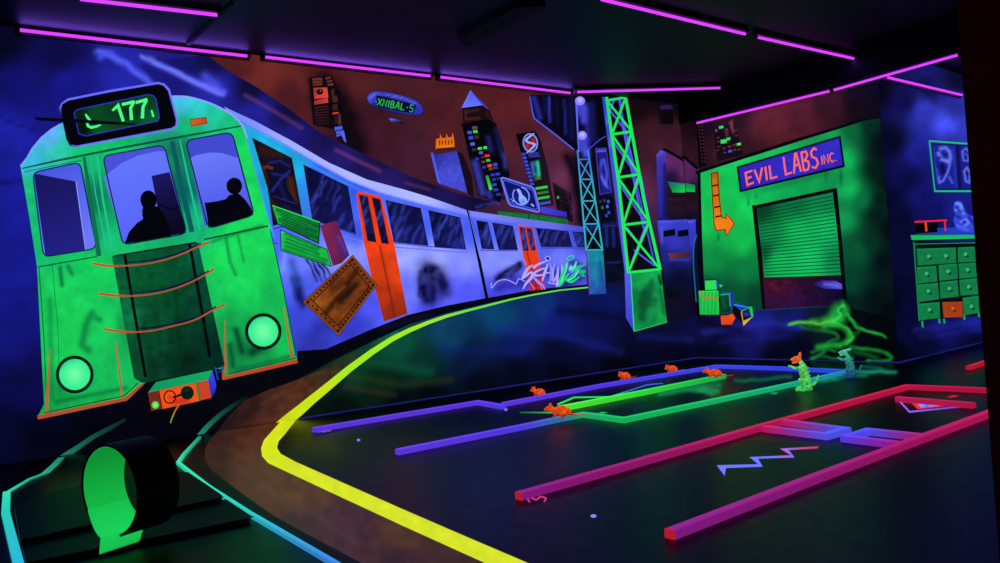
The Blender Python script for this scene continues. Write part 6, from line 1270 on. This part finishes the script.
def fuse(name, bm, vox, colf, mat=PROP, smooth_it=4):
    """join the lofts into one continuous skin"""
    me = bpy.data.meshes.new('tmp'); bmesh.ops.recalc_face_normals(bm, faces=bm.faces); bm.to_mesh(me); bm.free()
    o = bpy.data.objects.new('tmp', me); COL.objects.link(o)
    r = o.modifiers.new('r', 'REMESH'); r.mode = 'VOXEL'; r.voxel_size = vox
    s = o.modifiers.new('s', 'SMOOTH'); s.factor = .5; s.iterations = smooth_it
    dg = bpy.context.evaluated_depsgraph_get(); dg.update()
    m2 = bpy.data.meshes.new_from_object(o.evaluated_get(dg)); m2.name = name
    bpy.data.objects.remove(o); bpy.data.meshes.remove(me)
    V = np.zeros(len(m2.vertices) * 3, np.float32); m2.vertices.foreach_get('co', V); V = V.reshape(-1, 3)
    a = m2.color_attributes.new('Col', 'FLOAT_COLOR', 'POINT'); buf = np.ones((len(V), 4), np.float32); buf[:, :3] = lin(colf(V)); a.data.foreach_set('color', buf.ravel())
    m2.materials.clear(); m2.materials.append(mat); m2.polygons.foreach_set('use_smooth', [True] * len(m2.polygons)); return m2

# rat, head towards -x, about 0.21 m long without the tail
bm = bmesh.new()
loft(bm, [(.085, 0, .030), (.07, 0, .042), (.035, 0, .054), (0, 0, .055), (-.03, 0, .052), (-.05, 0, .056), (-.066, 0, .068)], [.018, .033, .044, .043, .035, .028, .022], 14)
loft(bm, [(-.05, 0, .062), (-.068, 0, .074), (-.086, 0, .077), (-.104, 0, .073), (-.122, 0, .067), (-.130, 0, .065)], [.02, .026, .025, .019, .011, .006], 12)
for s in (-1, 1):
    sphere(bm, (-.076, .020 * s, .103), .017, (.45, .9, 1.05), Matrix.Rotation(.35 * -s, 4, 'X'))
    loft(bm, [(-.028, .024 * s, .045), (-.036, .030 * s, .026), (-.040, .028 * s, .010)], [.016, .010, .007], 8)
    loft(bm, [(-.036, .028 * s, .008), (-.056, .030 * s, .005)], [.008, .006], 8)
    loft(bm, [(.055, .026 * s, .036), (.036, .040 * s, .030), (.028, .040 * s, .012)], [.026, .022, .010], 8)
    loft(bm, [(.046, .040 * s, .008), (.020, .041 * s, .007), (.002, .041 * s, .005)], [.009, .009, .006], 8)
loft(bm, [(.078, 0, .026), (.11, .004, .016), (.145, .012, .012), (.18, .010, .014), (.21, -.004, .020), (.235, -.012, .026)], [.012, .0085, .0065, .0055, .0045, .004], 8)
def ratcol(V):
    n = np.sin(V[:, 0] * 90 + V[:, 1] * 60) * np.sin(V[:, 2] * 110 + V[:, 0] * 40)
    c = np.tile(np.array([236., 82, 26]), (len(V), 1)); c += np.clip(n, -1, 1)[:, None] * np.array([12, 18, 8])
    c = np.where((V[:, 2] < .03)[:, None], c * np.array([.86, .7, 1.2]), c); return c
ratm = fuse('body', bm, .0032, ratcol)
eye = bmesh.new()
for s in (-1, 1): sphere(eye, (-.098, .0185 * s, .080), .0042)
EYEM = plain('dark_glossy_eye', (8, 4, 6), .2, .5)
em = bpy.data.meshes.new('eye')
for f in eye.faces: f.smooth = True
eye.to_mesh(em); eye.free(); em.materials.append(EYEM)
def one_eye(s):
    b = bmesh.new(); sphere(b, (-.098, .0185 * s, .080), .0042); m = bpy.data.meshes.new('eye'); b.to_mesh(m); b.free(); m.materials.append(EYEM); return m
E1, E2 = one_eye(-1), one_eye(1); bpy.data.meshes.remove(em)
# directions on the floor as seen: "left" in the picture
def rat(u, v, z, size, turn, label, first=[None]):
    p = fpt(u, v, z)
    if first[0] is None:
        r = thing('rat', label, 'rat', p, 'orange rats on the golf lane')
        o = put('body', ratm, r, (0, 0, 0)); put('eye', E1, r, (0, 0, 0)); put('eye', E2, r, (0, 0, 0)); first[0] = r
    else:
        r = first[0].copy(); COL.objects.link(r); r['label'] = label; r.location = p
        for ch in list(first[0].children):
            c = ch.copy(); COL.objects.link(c); c.parent = r
    d = FL.hit([(u + 8, v)])[0] - FL.hit([(u - 8, v)])[0]       # picture right, on the floor
    r.rotation_euler = (0, 0, math.atan2(d[1], d[0]) + math.radians(turn)); r.scale = (size,) * 3
    return r
rat(560, 417.3, .042, .95, 10, 'large orange rat at the front, standing on the violet to green border')
rat(539, 396.5, .0, .82, -12, 'orange rat hunched behind the violet border, farthest left')
rat(625, 380, .0, .86, 78, 'small orange rat facing the camera behind the blue border, second from left')
rat(672, 373, .0, .86, 72, 'small orange rat facing the camera behind the blue border near the corner')
rat(714, 377.3, .048, .86, 8, 'orange rat on the far end of the bright green bar')

# upright mutant lizard figures: head towards -x, about 0.36 m tall
def figure(headcol, lo, hi, swept=0):
    bm = bmesh.new()
    loft(bm, [(.055, 0, .065), (.052, 0, .10), (.040, 0, .14), (.030, 0, .18), (.034, 0, .215), (.026, 0, .245), (.012, 0, .268), (0, 0, .285)], [.034, .040, .042, .040, .034, .024, .018, .017], 14)   # trunk and neck
    loft(bm, [(.020, 0, .288), (-.004, 0, .297), (-.03, 0, .296), (-.052, 0, .290), (-.072, 0, .286)], [.022, .027, .022, .015, .009], 12)     # upper jaw
    loft(bm, [(.008, 0, .278), (-.022, 0, .266), (-.05, 0, .258), (-.062, 0, .258)], [.018, .015, .010, .007], 10)                                   # lower jaw
    for s in (-1, 1):
        loft(bm, [(.012, .016 * s, .312), (.014 + swept * .03, .024 * s, .335 - swept * .016), (.020 + swept * .05, .030 * s, .352 - swept * .024)], [.014, .013, .006], 8)                                # ears
        loft(bm, [(.024, .034 * s, .222), (-.004, .048 * s, .206), (-.040, .040 * s, .210), (-.070, .034 * s, .222)], [.016, .012, .010, .009], 9)  # arm reaching forward
        for k in (-1, 0, 1): loft(bm, [(-.068, .034 * s, .222), (-.086, (.034 + .009 * k) * s, .232 + .003 * k), (-.096, (.034 + .011 * k) * s, .222)], [.006, .0048, .0035], 6)
        loft(bm, [(-.058, .030 * s, .216), (-.066, .022 * s, .206)], [.006, .004], 6)
        loft(bm, [(.052, .026 * s, .085), (.006, .052 * s, .088), (.018, .056 * s, .045), (.010, .056 * s, .016)], [.034, .027, .018, .013], 10)   # crouched leg
        loft(bm, [(.022, .056 * s, .010), (-.022, .058 * s, .009)], [.014, .012], 8)
        for k in (-1, 0, 1): loft(bm, [(-.018, .058 * s, .008), (-.050, (.058 + .015 * k) * s, .007)], [.008, .005], 6)
    loft(bm, [(.080, 0, .060), (.112, 0, .050), (.135, .004, .075), (.150, .006, .110), (.162, .006, .140)], [.022, .015, .012, .009, .005], 8)       # tail curling up
    for k, (x, z) in enumerate([(.088, .20), (.092, .165), (.094, .13)]): loft(bm, [(x - .025, 0, z), (x - .002, 0, z + .012)], [.014, .004], 6)
    # rubble under the feet
    rg = random.Random(5)
    for k in range(9):
        a = k / 9 * 6.283; rr = rg.uniform(.012, .027); sphere(bm, (.02 + rg.uniform(.045, .07) * math.cos(a), .055 * math.sin(a), rr * .7), rr, (1, 1, 1.1))
        b2 = rg.uniform(0, 6.28); loft(bm, [(.03, 0, .02), (.03 + .06 * math.cos(b2), .05 * math.sin(b2), .03), (.03 + .085 * math.cos(b2), .07 * math.sin(b2), .05 + .02 * (k % 2))], [.014, .010, .004], 7)
    sphere(bm, (.035, 0, .02), .04, (1, .9, .8))
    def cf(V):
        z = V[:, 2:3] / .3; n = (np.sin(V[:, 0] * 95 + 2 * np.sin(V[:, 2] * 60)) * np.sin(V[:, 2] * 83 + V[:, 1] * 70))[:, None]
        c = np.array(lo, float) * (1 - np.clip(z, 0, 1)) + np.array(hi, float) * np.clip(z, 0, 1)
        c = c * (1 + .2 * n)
        if headcol is not None: c = np.where((V[:, 2:3] > .262 + 1.1 * np.maximum(V[:, 0:1], -.02)), np.array(headcol, float) * (1 + .15 * n), c)
        return c
    return fuse('body', bm, .0045, cf, smooth_it=3)
def place_figure(name, u, v, size, turn, label, me):
    p = fpt(u, v, 0); r = thing(name, label, 'figurine', p, 'glowing creature figurines')
    put('body', me, r, (0, 0, 0))
    for s in (-1, 1):
        b = bmesh.new(); sphere(b, (-.018, .021 * s, .306), .005); m = bpy.data.meshes.new('eye'); b.to_mesh(m); b.free(); m.materials.append(EYEM); put('eye', m, r, (0, 0, 0))
    d = FL.hit([(u + 8, v)])[0] - FL.hit([(u - 8, v)])[0]
    r.rotation_euler = (0, 0, math.atan2(d[1], d[0]) + math.radians(turn)); r.scale = (size,) * 3
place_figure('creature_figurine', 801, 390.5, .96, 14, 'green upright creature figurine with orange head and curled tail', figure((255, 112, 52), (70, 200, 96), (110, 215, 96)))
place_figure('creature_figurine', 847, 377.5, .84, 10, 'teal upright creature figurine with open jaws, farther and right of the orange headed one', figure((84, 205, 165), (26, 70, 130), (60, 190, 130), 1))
# added warm fill light behind the camera, lifts the dark wall end
ld = bpy.data.lights.new('warm_fill', 'POINT'); ld.energy = 14; ld.color = (1, .55, .4); ld.shadow_soft_size = .2
lo = bpy.data.objects.new('warm_fill', ld); COL.objects.link(lo); bk = -rays([(500, 281)])[0] / F; lo.location = Vector(EYE + bk * .6 + np.array([0, 0, .9]))
w = bpy.data.worlds.new('dark_room'); scene.world = w; w.use_nodes = True
w.node_tree.nodes['Background'].inputs[0].default_value = (.006, .008, .03, 1); w.node_tree.nodes['Background'].inputs[1].default_value = .25
scene.cycles.max_bounces = 5; scene.cycles.diffuse_bounces = 2; scene.cycles.glossy_bounces = 3; scene.cycles.transparent_max_bounces = 24
